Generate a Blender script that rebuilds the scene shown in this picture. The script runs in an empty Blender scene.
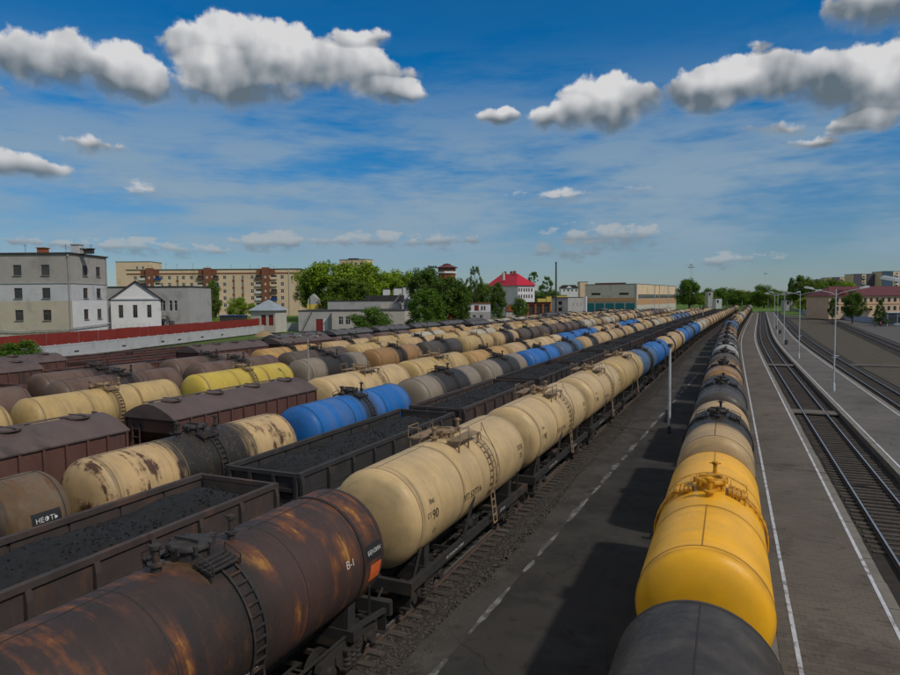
import bpy, bmesh, math, random
import numpy as np
from mathutils import Vector, Matrix
random.seed(7)
np.random.seed(7)
R_ = math.radians
scene = bpy.context.scene
COL = scene.collection

# ------------------------------------------------------------------ camera
F = 660.0 / 900.0                     # focal length / image width
CAM_H = 9.22                          # lens height above the rail tops
YAW, PITCH, ROLL = R_(23.0), R_(3.38), R_(0.4)
_f = Vector((-math.sin(YAW) * math.cos(PITCH), math.cos(YAW) * math.cos(PITCH), -math.sin(PITCH)))
_r0 = Vector((math.cos(YAW), math.sin(YAW), 0))
_u0 = _r0.cross(_f)
CR = _r0 * math.cos(ROLL) - _u0 * math.sin(ROLL)
CU = _u0 * math.cos(ROLL) + _r0 * math.sin(ROLL)
CF = _f
CAM = Vector((0, 0, CAM_H))
cd = bpy.data.cameras.new('camera')
cd.sensor_width = 36
cd.lens = 36 * F
cd.clip_start = 0.3
cd.clip_end = 6000
cam = bpy.data.objects.new('camera', cd)
COL.objects.link(cam)
m4 = Matrix((CR, CU, -CF)).transposed().to_4x4()
m4.translation = CAM
cam.matrix_world = m4
scene.camera = cam
scene.render.resolution_x, scene.render.resolution_y = 1024, 768


def at(px, py, D):
    """World point seen at photo pixel (900x675) at camera depth D metres."""
    return CAM + (CF + CR * ((px - 450) / 660.0) + CU * ((337.5 - py) / 660.0)) * D


def dirto(px, py):
    return (CF + CR * ((px - 450) / 660.0) + CU * ((337.5 - py) / 660.0)).normalized()


# ------------------------------------------------------------------ sun, sky, exposure
SUN_EL, SUN_AZ = R_(48), R_(107)      # azimuth clockwise from +Y
sl = bpy.data.lights.new('sun', 'SUN')
sl.energy = 2.7
sl.angle = R_(2.5)
sl.color = (1.0, 0.93, 0.82)
sun = bpy.data.objects.new('sun', sl)
COL.objects.link(sun)
SUND = Vector((math.sin(SUN_AZ) * math.cos(SUN_EL), math.cos(SUN_AZ) * math.cos(SUN_EL), math.sin(SUN_EL)))
sun.rotation_euler = SUND.to_track_quat('Z', 'Y').to_euler()
sun.location = (60, -30, 80)
scene.view_settings.view_transform = 'Standard'
scene.view_settings.look = 'None'
scene.view_settings.exposure = -0.12
scene.view_settings.gamma = 1
scene.cycles.use_denoising = True
scene.cycles.use_adaptive_sampling = True
scene.cycles.adaptive_threshold = 0.015
scene.cycles.adaptive_min_samples = 8
scene.cycles.max_bounces = 4
scene.cycles.diffuse_bounces = 2
scene.cycles.transparent_max_bounces = 6
scene.cycles.sample_clamp_indirect = 6

world = bpy.data.worlds.new('World')
scene.world = world
world.use_nodes = True
world.cycles.sampling_method = 'NONE'


class NT:
    """Tiny helper for node graphs."""
    def __init__(s, tree):
        s.t = tree
        s.n = tree.nodes
        s.l = tree.links

    def node(s, typ, **kw):
        n = s.n.new(typ)
        for k, v in kw.items():
            setattr(n, k, v)
        return n

    def put(s, sock, v):
        if v is None:
            return
        if hasattr(v, 'is_linked') or isinstance(v, bpy.types.NodeSocket):
            s.l.new(v, sock)
        elif isinstance(v, (tuple, list)):
            if sock.type == 'RGBA' and len(v) == 3:
                v = (*v, 1)
            sock.default_value = v
        else:
            sock.default_value = v

    def math(s, op, a, b=None, c=None, clamp=False):
        n = s.node('ShaderNodeMath', operation=op, use_clamp=clamp)
        s.put(n.inputs[0], a)
        s.put(n.inputs[1], b)
        s.put(n.inputs[2], c)
        return n.outputs[0]

    def vmath(s, op, a, b=None):
        n = s.node('ShaderNodeVectorMath', operation=op)
        s.put(n.inputs[0], a)
        s.put(n.inputs[1], b)
        return n.outputs[0]

    def comb(s, x, y, z):
        n = s.node('ShaderNodeCombineXYZ')
        for i, v in enumerate((x, y, z)):
            s.put(n.inputs[i], v)
        return n.outputs[0]

    def sep(s, v):
        n = s.node('ShaderNodeSeparateXYZ')
        s.put(n.inputs[0], v)
        return n.outputs

    def noise(s, vec, scale, detail=4, rough=.55, lac=2.0, dist=0.0, out=0, dim='3D'):
        n = s.node('ShaderNodeTexNoise', noise_dimensions=dim)
        s.put(n.inputs['Vector'], vec)
        for k, v in (('Scale', scale), ('Detail', detail), ('Roughness', rough), ('Lacunarity', lac), ('Distortion', dist)):
            n.inputs[k].default_value = v
        return n.outputs[out]

    def ramp(s, v, lo, hi, a=0.0, b=1.0, smooth=True):
        n = s.node('ShaderNodeMapRange', interpolation_type='SMOOTHSTEP' if smooth else 'LINEAR')
        s.put(n.inputs[0], v)
        for i, x in enumerate((lo, hi, a, b)):
            s.put(n.inputs[i + 1], x)
        return n.outputs[0]

    def mix(s, fac, a, b, blend='MIX'):
        n = s.node('ShaderNodeMix', data_type='RGBA', blend_type=blend)
        s.put(n.inputs[0], fac)
        s.put(n.inputs[6], a)
        s.put(n.inputs[7], b)
        return n.outputs[2]


def build_sky():
    g = NT(world.node_tree)
    g.n.clear()
    out = g.node('ShaderNodeOutputWorld')
    bg = g.node('ShaderNodeBackground')
    g.l.new(bg.outputs[0], out.inputs[0])
    sky = g.node('ShaderNodeTexSky')
    sky.sky_type = 'NISHITA'
    sky.sun_disc = False
    sky.sun_elevation = SUN_EL
    sky.sun_rotation = SUN_AZ
    sky.altitude = 150
    sky.air_density = 1.0
    sky.dust_density = 0.3
    sky.ozone_density = 3.0
    tc = g.node('ShaderNodeTexCoord')
    d = tc.outputs['Generated']
    x, y, z = g.sep(d)
    az = g.math('ARCTAN2', x, y)                   # 0 = along the tracks, + to the right
    el = g.math('ARCSINE', z)
    p = g.comb(az, el, 0.0)
    # deep clear blue as the photograph has it, a little paler at the horizon
    tint = g.mix(g.ramp(el, .0, .30), SKY_LOW, SKY_HIGH)
    col = g.mix(1.0, sky.outputs[0], tint, 'MULTIPLY')
    # high thin veil, streaky, in the lower half of the sky
    pv = g.comb(g.math('MULTIPLY', az, 2.0), g.math('MULTIPLY', el, 9.0), 3.7)
    v1 = g.noise(pv, 1.5, 4, .6, dim='2D')
    pv2 = g.comb(g.math('MULTIPLY', az, 4.0), g.math('MULTIPLY', el, 20.0), 9.1)
    v2 = g.noise(pv2, 1.7, 4, .62, dim='2D')
    vv = g.math('ADD', g.math('MULTIPLY', v1, .6), g.math('MULTIPLY', v2, .4))
    band = g.math('MULTIPLY', g.ramp(el, .02, .10, .25, 1), g.ramp(el, .38, .15, .03, 1))
    veil = g.math('MULTIPLY', g.ramp(vv, .30, .60), band, clamp=True)
    veil = g.math('MULTIPLY', veil, .85)
    # cumulus: (px, py, half-width px, half-height px, weight)
    C = [(55, 70, 80, 44, 1.4), (118, 80, 60, 38, 1.4), (252, 62, 86, 50, 1.7), (335, 74, 80, 40, 1.6), (236, 90, 78, 38, 1.5), (396, 93, 36, 17, 1.0),
         (606, 110, 60, 36, 1.5), (566, 122, 40, 22, 1.2), (708, 92, 54, 30, 1.5), (768, 84, 84, 40, 1.8), (836, 86, 84, 42, 1.7), (892, 96, 66, 36, 1.4),
         (872, 10, 74, 38, 1.3), (960, 20, 70, 40, 1), (-60, 90, 70, 40, 1), (805, 143, 48, 13, .95), (868, 124, 50, 15, 1), (770, 130, 40, 13, .8), (18, 168, 56, 18, 1.1), (92, 148, 46, 14, .62),
         (498, 120, 23, 13, .9), (356, 37, 42, 11, .5), (772, 42, 20, 11, .45),
         (284, 245, 46, 11, .42), (370, 244, 40, 11, .42), (448, 244, 50, 11, .45), (600, 240, 70, 14, .38), (565, 254, 74, 10, .30), (130, 249, 50, 9, .34), (62, 247, 40, 9, .34), (12, 244, 34, 10, .42),
         (200, 253, 30, 8, .28), (740, 262, 36, 8, .22), (150, 195, 38, 9, .16), (530, 200, 44, 7, .14), (632, 194, 34, 7, .12)]
    warp = g.vmath('SUBTRACT', g.noise(p, 9.0, 3, .6, out=1, dim='2D'), (.5, .5, .5))
    wn = g.node('ShaderNodeVectorMath', operation='SCALE')
    g.l.new(warp, wn.inputs[0])
    g.l.new(g.ramp(el, .06, .24, .006, .035), wn.inputs['Scale'])
    pw = g.vmath('ADD', p, wn.outputs[0])
    dens, num, den = -1.5, 0.0, .001
    for (px, py, a, b, w) in C:
        dd = dirto(px, py)
        a0, e0 = math.atan2(dd.x, dd.y), math.asin(dd.z)
        d1 = dirto(px + 1, py)
        k = abs(math.atan2(d1.x, d1.y) - a0)
        k2 = abs(math.asin(dirto(px, py + 1).z) - e0)
        q = g.node('ShaderNodeVectorMath', operation='MULTIPLY_ADD')
        g.l.new(pw, q.inputs[0])
        q.inputs[1].default_value = (1 / (a * k), 1 / (b * k2), 0)
        q.inputs[2].default_value = (-a0 / (a * k), -e0 / (b * k2), 0)
        u, v, _ = g.sep(q.outputs[0])
        ve = g.math('MAXIMUM', v, g.math('MULTIPLY', v, -1.5))   # flatter underside
        r2 = g.math('MULTIPLY_ADD', ve, ve, g.math('MULTIPLY', u, u))
        e = g.math('MULTIPLY_ADD', r2, -w, w)      # w at the centre, 0 at the rim
        wg = g.math('MAXIMUM', g.math('ADD', e, .35), 0.0)
        num = g.math('MULTIPLY_ADD', wg, v, num)
        den = g.math('ADD', wg, den)
        dens = g.math('MAXIMUM', e, dens)
    vavg = g.math('DIVIDE', num, den)
    hi_ = g.ramp(el, .11, .20)
    nlo = g.noise(g.comb(g.math('MULTIPLY', az, 40.0), g.math('MULTIPLY', el, 75.0), 0.0), 1.0, 4, .58, dim='2D')
    nhi = g.noise(p, 20, 6, .58, dim='2D')
    n1 = g.math('ADD', g.math('MULTIPLY', nhi, hi_), g.math('MULTIPLY', nlo, g.math('SUBTRACT', 1.0, hi_)))
    L = (.012, .014, 0)
    pl = g.vmath('ADD', p, L)
    n1b = g.noise(pl, 16, 2, .5, dim='2D')
    n1a = g.noise(p, 16, 2, .5, dim='2D')
    n2 = g.noise(p, 7, 2, .5, dim='2D')
    bump = g.math('ADD', g.math('MULTIPLY', g.math('SUBTRACT', n1, .5), 2.0), g.math('MULTIPLY', g.math('SUBTRACT', n2, .5), 1.5))
    field = g.math('ADD', dens, bump)
    soft_ = g.ramp(vavg, -.35, .35, 1.5, .42)
    cov = g.ramp(field, .0, soft_)
    cov = g.math('MULTIPLY', cov, g.ramp(dens, -.75, -.15))
    # feathered wisps round the heaps
    wisp = g.math('MULTIPLY', g.ramp(g.math('MULTIPLY_ADD', bump, 1.5, dens), -.05, 1.5), g.ramp(dens, -1.1, -.1))
    cov = g.math('MAXIMUM', cov, g.math('MULTIPLY', wisp, .7))
    cov = g.math('MULTIPLY', cov, g.ramp(el, .06, .20, .8, 1.0))
    relief = g.math('MULTIPLY', g.math('SUBTRACT', n1a, n1b), hi_)
    lit = g.math('ADD', g.ramp(g.math('ADD', vavg, g.math('MULTIPLY', g.math('SUBTRACT', n2, .5), .8)), -.20, .74), g.math('ADD', g.math('MULTIPLY', relief, 1.3), g.math('MULTIPLY', g.math('SUBTRACT', n1, .45), .55)), clamp=True)
    thick = g.ramp(field, .1, 1.0)
    lit = g.math('MAXIMUM', lit, g.math('MULTIPLY', g.math('SUBTRACT', 1.0, thick), .30))
    ccol = g.mix(lit, CLOUD_LOW, g.mix(hi_, (3.9, 4.35, 4.7), CLOUD_HIGH))
    c1 = g.mix(veil, col, VEIL)
    c2 = g.mix(cov, c1, ccol)
    # unseen cumulus added overhead and all round, thickened to neutralise the blue ambient light
    zp = g.math('ADD', g.math('MAXIMUM', z, 0.0), .10)
    qo = g.comb(g.math('DIVIDE', x, zp), g.math('DIVIDE', y, zp), 0.0)
    no = g.noise(qo, .9, 4, .55, dim='2D')
    away = g.math('MAXIMUM', g.ramp(el, .46, .60), g.math('MAXIMUM', g.ramp(az, .34, .50), g.ramp(az, -1.16, -1.34)))
    co = g.math('MULTIPLY', g.math('MULTIPLY', g.ramp(no, .40, .52), away), g.ramp(z, .0, .08))
    c3 = g.mix(co, c2, tuple((a_ * .5 + b_ * .5) for a_, b_ in zip(CLOUD_LOW, CLOUD_HIGH)))
    g.l.new(c3, bg.inputs['Color'])
    bg.inputs['Strength'].default_value = 0.105


SKY_LOW, SKY_HIGH = (.44, .53, .63), (.01, .56, .92)
CLOUD_LOW, CLOUD_HIGH = (1.2, 1.6, 2.0), (6.9, 6.9, 7.0)
VEIL = (2.7, 3.7, 4.6)
build_sky()

# ------------------------------------------------------------------ materials
MATS = {}


def new_mat(name):
    m = bpy.data.materials.new(name)
    m.use_nodes = True
    g = NT(m.node_tree)
    bsdf = g.n['Principled BSDF']
    return m, g, bsdf


def mat(name, col, rough=.8, var=.18, scale=1.5, col2=None, metal=0.0, bump=0.0, bscale=20, stretch=None, spec=.3, patch=None, patch_lo=.55, patch_hi=.68, pscale=.4):
    """Surface with two scales of tonal noise, optional patches of a second colour and fine relief."""
    if name in MATS:
        return MATS[name]
    m, g, b = new_mat(name)
    tc = g.node('ShaderNodeTexCoord')
    oi = g.node('ShaderNodeObjectInfo')
    off = g.math('MULTIPLY', oi.outputs['Random'], 37.0)
    v = g.vmath('ADD', tc.outputs['Object'], g.comb(off, off, off))
    if stretch:
        v2 = g.vmath('MULTIPLY', v, stretch)
    else:
        v2 = v
    n = g.noise(v2, scale, 6, .6)
    n2 = g.noise(v2, scale * 9, 3, .6)
    f = g.math('ADD', g.math('MULTIPLY', n, .7), g.math('MULTIPLY', n2, .3))
    f = g.ramp(f, .3, .7, 0, 1, False)
    lo = tuple(c * (1 - var) for c in col)
    hi = tuple(min(1, c * (1 + var)) for c in (col2 or col))
    c = g.mix(f, lo, hi)
    if patch:
        pm = g.ramp(g.noise(v2, pscale, 5, .62), patch_lo, patch_hi)
        c = g.mix(pm, c, patch)
    g.put(b.inputs['Base Color'], c)
    g.put(b.inputs['Roughness'], g.ramp(n2, .3, .7, max(.05, rough - .1), min(1, rough + .1)))
    b.inputs['Metallic'].default_value = metal
    b.inputs['Specular IOR Level'].default_value = spec
    if bump:
        bn = g.node('ShaderNodeBump')
        bn.inputs['Strength'].default_value = bump
        bn.inputs['Distance'].default_value = .03
        g.l.new(g.noise(v, bscale, 4, .6), bn.inputs['Height'])
        g.l.new(bn.outputs[0], b.inputs['Normal'])
    MATS[name] = m
    return m


def stained(name, col, stain, scale=.35, lo=.48, hi=.66, crack=0.0, rough=.92, fine=.22, light=None):
    """Ground surface in world space: tone, stains of several sizes, fine grain and hairline cracks."""
    m, g, b = new_mat(name)
    ge = g.node('ShaderNodeNewGeometry')
    oi = g.node('ShaderNodeObjectInfo')
    P = ge.outputs['Position']
    c = g.mix(g.ramp(g.noise(P, scale * .45, 4, .6), .3, .7), tuple(k * .86 for k in col), tuple(k * 1.12 for k in col))
    r = g.ramp(oi.outputs['Random'], 0, 1, .86, 1.12, False)
    c = g.mix(1.0, c, g.comb(r, r, r), 'MULTIPLY')
    c = g.mix(g.ramp(g.noise(P, scale, 7, .68), lo, hi, 0, .75), c, stain)
    c = g.mix(g.ramp(g.noise(P, scale * 5, 5, .65), .58, .70, 0, .7), c, tuple(k * .75 for k in stain))
    if light:
        c = g.mix(g.ramp(g.noise(g.vmath('ADD', P, (31.0, 7.0, 0.0)), scale * 1.3, 6, .66), .54, .68, 0, .7), c, light)
    gr = g.noise(P, 55, 2, .6)
    c = g.mix(g.math('MULTIPLY', gr, fine), c, (.015, .014, .013))
    if crack:
        wv = g.vmath('ADD', P, g.noise(P, .8, 4, .6, out=1))
        vo = g.node('ShaderNodeTexVoronoi', feature='DISTANCE_TO_EDGE')
        g.put(vo.inputs['Vector'], wv)
        vo.inputs['Scale'].default_value = .30
        cm = g.math('MULTIPLY', g.ramp(vo.outputs['Distance'], .004, .014, 1, 0), g.ramp(g.noise(P, .25, 3, .5), .45, .6, 0, crack))
        c = g.mix(cm, c, (.012, .012, .011))
    g.put(b.inputs['Base Color'], c)
    b.inputs['Roughness'].default_value = rough
    b.inputs['Specular IOR Level'].default_value = .2
    bn = g.node('ShaderNodeBump')
    bn.inputs['Strength'].default_value = .4
    bn.inputs['Distance'].default_value = .01
    g.l.new(gr, bn.inputs['Height'])
    g.l.new(bn.outputs[0], b.inputs['Normal'])
    MATS[name] = m
    return m


def paint(name, col, spill=0.0, spillw=.9, spillcol=(.018, .017, .017), rust=0.0, streak=.3, rough=.5, grime=(.10, .085, .065), rustcol=(.085, .035, .016), dust=.25, ends=None):
    """Tank paint: faded coat, dirt streaks that ran down the shell, oil spilled round the manhole, rust."""
    m, g, b = new_mat(name)
    tc = g.node('ShaderNodeTexCoord')
    oi = g.node('ShaderNodeObjectInfo')
    P = tc.outputs['Object']
    px, py, pz = g.sep(P)
    off = g.math('MULTIPLY', oi.outputs['Random'], 53.0)
    Pr = g.vmath('ADD', P, g.comb(off, off, off))
    rx, ry, rz = g.sep(Pr)
    tone = g.noise(Pr, .7, 5, .6)
    fine = g.noise(Pr, 9, 4, .6)
    c = g.mix(g.ramp(tone, .3, .72), tuple(k * .84 for k in col), tuple(min(1, k * 1.08) for k in col))
    # panels of the shell faded differently: rings between weld seams
    ring = g.noise(g.comb(g.math('MULTIPLY', ry, .9), 0.0, off), 1.0, 1, .5)
    c = g.mix(g.ramp(ring, .35, .65, 0, .16), c, (.28, .23, .17))
    # streaks down the curve of the shell
    sv = g.comb(g.math('MULTIPLY', ry, 7.0), g.math('MULTIPLY', rx, .35), g.math('MULTIPLY', rz, .5))
    st = g.noise(sv, 1.0, 6, .65)
    stm = g.math('MULTIPLY', g.ramp(st, .50, .78), streak)
    c = g.mix(stm, c, grime)
    if dust:
        dm = g.math('MULTIPLY', g.ramp(g.noise(Pr, 1.6, 6, .65), .42, .75), dust)
        c = g.mix(dm, c, (.17, .14, .105))
    if rust:
        n = g.noise(Pr, 1.1, 8, .68)
        n2 = g.noise(sv, .8, 5, .6)
        rm = g.math('ADD', g.math('MULTIPLY', n, .6), g.math('MULTIPLY', n2, .4))
        rm = g.ramp(rm, .64 - .2 * rust, .70 - .17 * rust)
        rc = g.mix(fine, rustcol, tuple(k * 2.0 for k in rustcol))
        c = g.mix(rm, c, rc)
    if spill:
        ay = g.math('ABSOLUTE', py)
        nn = g.math('MULTIPLY', g.math('SUBTRACT', g.noise(sv, .7, 5, .62), .5), 2.2)
        e = g.math('SUBTRACT', g.math('ADD', spillw, nn), ay)
        sm = g.math('MULTIPLY', g.ramp(e, -.25, .45), spill)
        sm = g.math('MULTIPLY', sm, g.ramp(fine, .15, .5, .75, 1))
        c = g.mix(sm, c, spillcol)
    # grime caught along the ring welds
    aw = g.math('ABSOLUTE', py)
    for yw in (1.68, 4.66):
        gm = g.ramp(g.math('ABSOLUTE', g.math('SUBTRACT', aw, yw)), .0, .22, .6, 0)
        c = g.mix(g.math('MULTIPLY', gm, g.ramp(st, .35, .65)), c, tuple(k * .45 for k in grime))
    if ends:
        ay = g.math('ABSOLUTE', py)
        e = g.math('ADD', ay, g.math('MULTIPLY', g.noise(Pr, .8, 5, .6), 1.4))
        c = g.mix(g.ramp(e, 4.6, 5.6, 0, .9), c, ends)
    g.put(b.inputs['Base Color'], c)
    g.put(b.inputs['Roughness'], g.ramp(fine, .3, .7, rough - .08, rough + .14))
    b.inputs['Specular IOR Level'].default_value = .32
    bn = g.node('ShaderNodeBump')
    bn.inputs['Strength'].default_value = .18
    bn.inputs['Distance'].default_value = .02
    g.l.new(g.math('ADD', g.math('MULTIPLY', tone, 1.4), g.math('MULTIPLY', fine, .25)), bn.inputs['Height'])
    g.l.new(bn.outputs[0], b.inputs['Normal'])
    MATS[name] = m
    return m


def rusty_tank(name):
    """Old brown coat worn through to ochre primer and orange rust, in runs down the shell."""
    m, g, b = new_mat(name)
    tc = g.node('ShaderNodeTexCoord')
    P = tc.outputs['Object']
    x, y, z = g.sep(P)
    ang = g.math('ARCTAN2', z, x)
    q = g.comb(g.math('MULTIPLY', y, 1.0), g.math('MULTIPLY', ang, .85), 4.2)
    big = g.noise(q, .62, 5, .58)
    sv = g.comb(g.math('MULTIPLY', y, 5.5), g.math('MULTIPLY', ang, .8), 1.3)
    st = g.noise(sv, .9, 7, .66)
    fine = g.noise(P, 8, 5, .62)
    c = g.mix(g.ramp(big, .3, .7), (.028, .021, .020), (.060, .034, .028))
    c = g.mix(g.math('MULTIPLY', g.ramp(st, .48, .8), .5), c, (.12, .05, .028))
    om = g.math('ADD', g.math('MULTIPLY', g.noise(q, .85, 6, .66), .72), g.math('MULTIPLY', st, .28))
    c = g.mix(g.math('MULTIPLY', g.ramp(om, .50, .59), .75), c, (.16, .055, .020))
    c = g.mix(g.math('MULTIPLY', g.ramp(om, .575, .63), .85), c, (.34, .165, .035))
    ay = g.math('ABSOLUTE', y)
    nn = g.math('MULTIPLY', g.math('SUBTRACT', st, .5), 1.6)
    e = g.math('SUBTRACT', g.math('ADD', .75, nn), ay)
    c = g.mix(g.math('MULTIPLY', g.ramp(e, -.3, .5), .85), c, (.022, .019, .017))
    c = g.mix(g.math('MULTIPLY', g.ramp(fine, .5, .8), .35), c, (.03, .022, .02))
    g.put(b.inputs['Base Color'], c)
    g.put(b.inputs['Roughness'], g.ramp(fine, .3, .7, .5, .75))
    b.inputs['Specular IOR Level'].default_value = .35
    bn = g.node('ShaderNodeBump')
    bn.inputs['Strength'].default_value = .3
    bn.inputs['Distance'].default_value = .015
    g.l.new(g.math('ADD', fine, big), bn.inputs['Height'])
    g.l.new(bn.outputs[0], b.inputs['Normal'])
    MATS[name] = m
    return m


def leaf(name, col, var=.45, trans=.35):
    m, g, b = new_mat(name)
    ge = g.node('ShaderNodeNewGeometry')
    tc = g.node('ShaderNodeTexCoord')
    n = g.noise(tc.outputs['Object'], .55, 3, .6)
    f = g.math('ADD', g.math('MULTIPLY', ge.outputs['Random Per Island'], .55), g.math('MULTIPLY', n, .6))
    c = g.mix(g.ramp(f, .2, .95), tuple(k * (1 - var) for k in col), (min(1, col[0] * (1 + var * 1.3)), min(1, col[1] * (1 + var)), col[2] * (1 + var * .4)))
    g.put(b.inputs['Base Color'], c)
    b.inputs['Roughness'].default_value = .6
    b.inputs['Specular IOR Level'].default_value = .2
    tr = g.node('ShaderNodeBsdfTranslucent')
    g.put(tr.inputs[0], c)
    mx = g.node('ShaderNodeMixShader')
    mx.inputs[0].default_value = trans
    g.l.new(b.outputs[0], mx.inputs[1])
    g.l.new(tr.outputs[0], mx.inputs[2])
    g.l.new(mx.outputs[0], g.n['Material Output'].inputs[0])
    MATS[name] = m
    return m


def plain(name, col, rough=.6, metal=0.0, spec=.4):
    if name in MATS:
        return MATS[name]
    return mat(name, col, rough, .12, 3.0, metal=metal, spec=spec)


TANK = {}
TANK['rust'] = rusty_tank('rusty_brown_shell')
TANK['cream'] = paint('cream_shell', (.53, .375, .185), streak=.42, dust=.20, spill=.55, spillw=.02, spillcol=(.14, .095, .05), rough=.45)
TANK['cream_spill'] = paint('cream_shell_with_oil', (.46, .31, .145), spill=.92, spillw=.85, streak=.65, rust=.3)
TANK['cream_dark'] = paint('cream_shell_heavily_oiled', (.44, .29, .13), spill=.97, spillw=2.2, streak=.75, rust=.25)
TANK['pale'] = paint('pale_grey_cream_shell', (.42, .38, .29), spill=.6, spillw=.6, streak=.5, rust=.15)
TANK['greyblack'] = paint('grey_shell_blackened', (.22, .18, .135), spill=.94, spillw=2.5, streak=.8)
TANK['peeling'] = paint('peeling_cream_shell', (.50, .34, .16), spill=.98, spillw=2.0, streak=.6, rust=.66, rustcol=(.05, .025, .015))
TANK['yellow'] = paint('bright_yellow_shell', (.86, .42, .004), streak=.16, dust=.06, rough=.40, spill=.45, spillw=.12, spillcol=(.16, .07, .01), grime=(.22, .10, .02))
TANK['lemon'] = paint('lemon_yellow_shell', (.50, .37, .05), streak=.35, dust=.15, spill=.7, spillw=.35)
TANK['sand'] = paint('sand_yellow_shell', (.45, .31, .125), streak=.5, dust=.25, spill=.5, spillw=.4, rust=.1)
TANK['blue'] = paint('bright_blue_shell', (.001, .12, .40), streak=.4, dust=.08, spill=.92, spillw=.75, spillcol=(.03, .035, .045), grime=(.03, .05, .09))
TANK['blueclean'] = paint('clean_blue_shell', (.002, .12, .40), streak=.45, dust=.1, grime=(.03, .05, .09))
TANK['bluegrey'] = paint('blue_shell_blackened', (.03, .10, .22), streak=.7, dust=.5, spill=.9, spillw=1.6, rust=.2)
TANK['black'] = paint('black_shell', (.030, .026, .024), streak=.4, dust=.3, spill=.7, spillw=1.2, grime=(.06, .05, .04))
TANK['brown'] = paint('brown_shell', (.095, .05, .038), streak=.5, dust=.35, spill=.8, spillw=1.2, rust=.3)
TANK['darkbrown'] = paint('dark_brown_shell', (.058, .042, .036), streak=.6, dust=.4, spill=.85, spillw=1.0, rust=.25, grime=(.13, .095, .07), rough=.62)
TANK['ochre'] = paint('dark_ochre_shell', (.12, .068, .030), streak=.8, dust=.5, spill=.9, spillw=3.2, rust=.55)
TANK['gold'] = paint('golden_ochre_shell', (.44, .25, .075), streak=.6, dust=.3, spill=.9, spillw=.8, rust=.3)
TANK['orange'] = paint('orange_brown_shell', (.30, .155, .05), streak=.7, dust=.45, spill=.9, spillw=1.1, rust=.45)
TANK['tan'] = paint('tan_shell', (.36, .23, .10), streak=.6, dust=.4, spill=.8, spillw=.9, rust=.3)
TANK['silver'] = paint('silver_shell', (.33, .33, .30), streak=.6, dust=.35, spill=.95, spillw=1.0)
LOOK = {'rust': 'rust-streaked brown', 'cream': 'clean cream', 'cream_spill': 'cream oil-stained', 'cream_dark': 'cream and black oily', 'pale': 'pale grey-cream',
        'greyblack': 'sooty grey', 'peeling': 'peeling cream and black', 'yellow': 'bright yellow', 'lemon': 'lemon yellow', 'sand': 'sand yellow', 'blue': 'blue oil-stained',
        'blueclean': 'clean blue', 'bluegrey': 'blackened blue', 'black': 'black', 'brown': 'reddish brown', 'darkbrown': 'dark brown', 'orange': 'orange-brown', 'ochre': 'dark ochre', 'gold': 'golden ochre', 'tan': 'tan',
        'silver': 'silver-grey'}
M_FRAME = mat('dirty_black_frame', (.030, .028, .027), .75, .3, 3, patch=(.07, .045, .03), bump=.2)
M_BOGIE = mat('greasy_bogie_iron', (.034, .029, .026), .7, .35, 4, patch=(.08, .06, .045), bump=.25)
M_WHEEL = mat('worn_wheel_steel', (.06, .055, .05), .5, .3, 5, metal=.6)
M_FIT_C = mat('cream_fittings', (.23, .16, .095), .6, .35, 5, patch=(.09, .05, .03), pscale=2.0)
M_FIT_D = mat('dark_fittings', (.035, .031, .03), .65, .35, 5, patch=(.09, .05, .03), pscale=2.0)
M_FIT_Y = mat('yellow_fittings', (.55, .26, .012), .5, .25, 5, patch=(.10, .05, .02), pscale=2.0)
M_COAL = mat('coal', (.013, .013, .0135), .8, .5, 5, bump=1.0, bscale=22, spec=.3)
M_GOND = mat('gondola_brown_iron', (.052, .040, .038), .75, .3, 1.2, patch=(.085, .05, .038), bump=.2, stretch=(1, 1, .4), pscale=.9)
M_GOND2 = mat('gondola_black_iron', (.034, .032, .033), .75, .3, 1.2, patch=(.06, .045, .04), bump=.2, stretch=(1, 1, .4), pscale=.9)
M_HOP = mat('hopper_red_brown_iron', (.105, .050, .040), .7, .25, 1.0, patch=(.055, .04, .037), bump=.15, stretch=(1, 1, .4), pscale=.8)
M_HOPR = mat('hopper_roof_iron', (.095, .068, .064), .65, .25, 1.0, patch=(.06, .045, .043), bump=.15, stretch=(.5, 1, 1), pscale=.7)
M_HOPG = mat('grey_hopper_roof_iron', (.085, .080, .082), .65, .3, 1.0, patch=(.05, .042, .04), pscale=.7)
M_SEAM = {'y': plain('yellow_seam', (.30, .13, .008)), 'c': plain('cream_seam', (.17, .115, .06)), 'b': plain('blue_seam', (.008, .04, .12)), 'd': plain('dark_seam', (.03, .025, .022))}
M_WHITE = plain('white_lettering', (.62, .62, .60))
M_DARKL = plain('black_lettering', (.02, .018, .016))
M_PLATE = plain('black_plate', (.02, .02, .022))
M_ORANGE = mat('orange_placard', (.62, .12, .03), .5, .25, 6)
M_STEEL = mat('polished_rail_head', (.42, .43, .44), .32, .2, 2, metal=.75)
M_RAIL = mat('rusty_rail_side', (.07, .048, .036), .8, .3, 4)
M_SLEEP = mat('weathered_sleeper', (.058, .048, .040), .9, .45, 2.0, bump=.6, bscale=14, stretch=(.4, 3, 1), patch=(.11, .095, .08), pscale=.35)
M_GLASS = None


def glass(name, col=(.02, .025, .03)):
    m, g, b = new_mat(name)
    tc = g.node('ShaderNodeTexCoord')
    oi = g.node('ShaderNodeObjectInfo')
    n = g.ramp(oi.outputs['Random'], 0, 1, .5, 1.9, False)
    mx = g.mix(1.0, col, g.comb(n, n, n), 'MULTIPLY')
    g.put(b.inputs['Base Color'], mx)
    b.inputs['Roughness'].default_value = .06
    b.inputs['Specular IOR Level'].default_value = .7
    MATS[name] = m
    return m


M_GLASS = glass('dark_window_glass')

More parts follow.
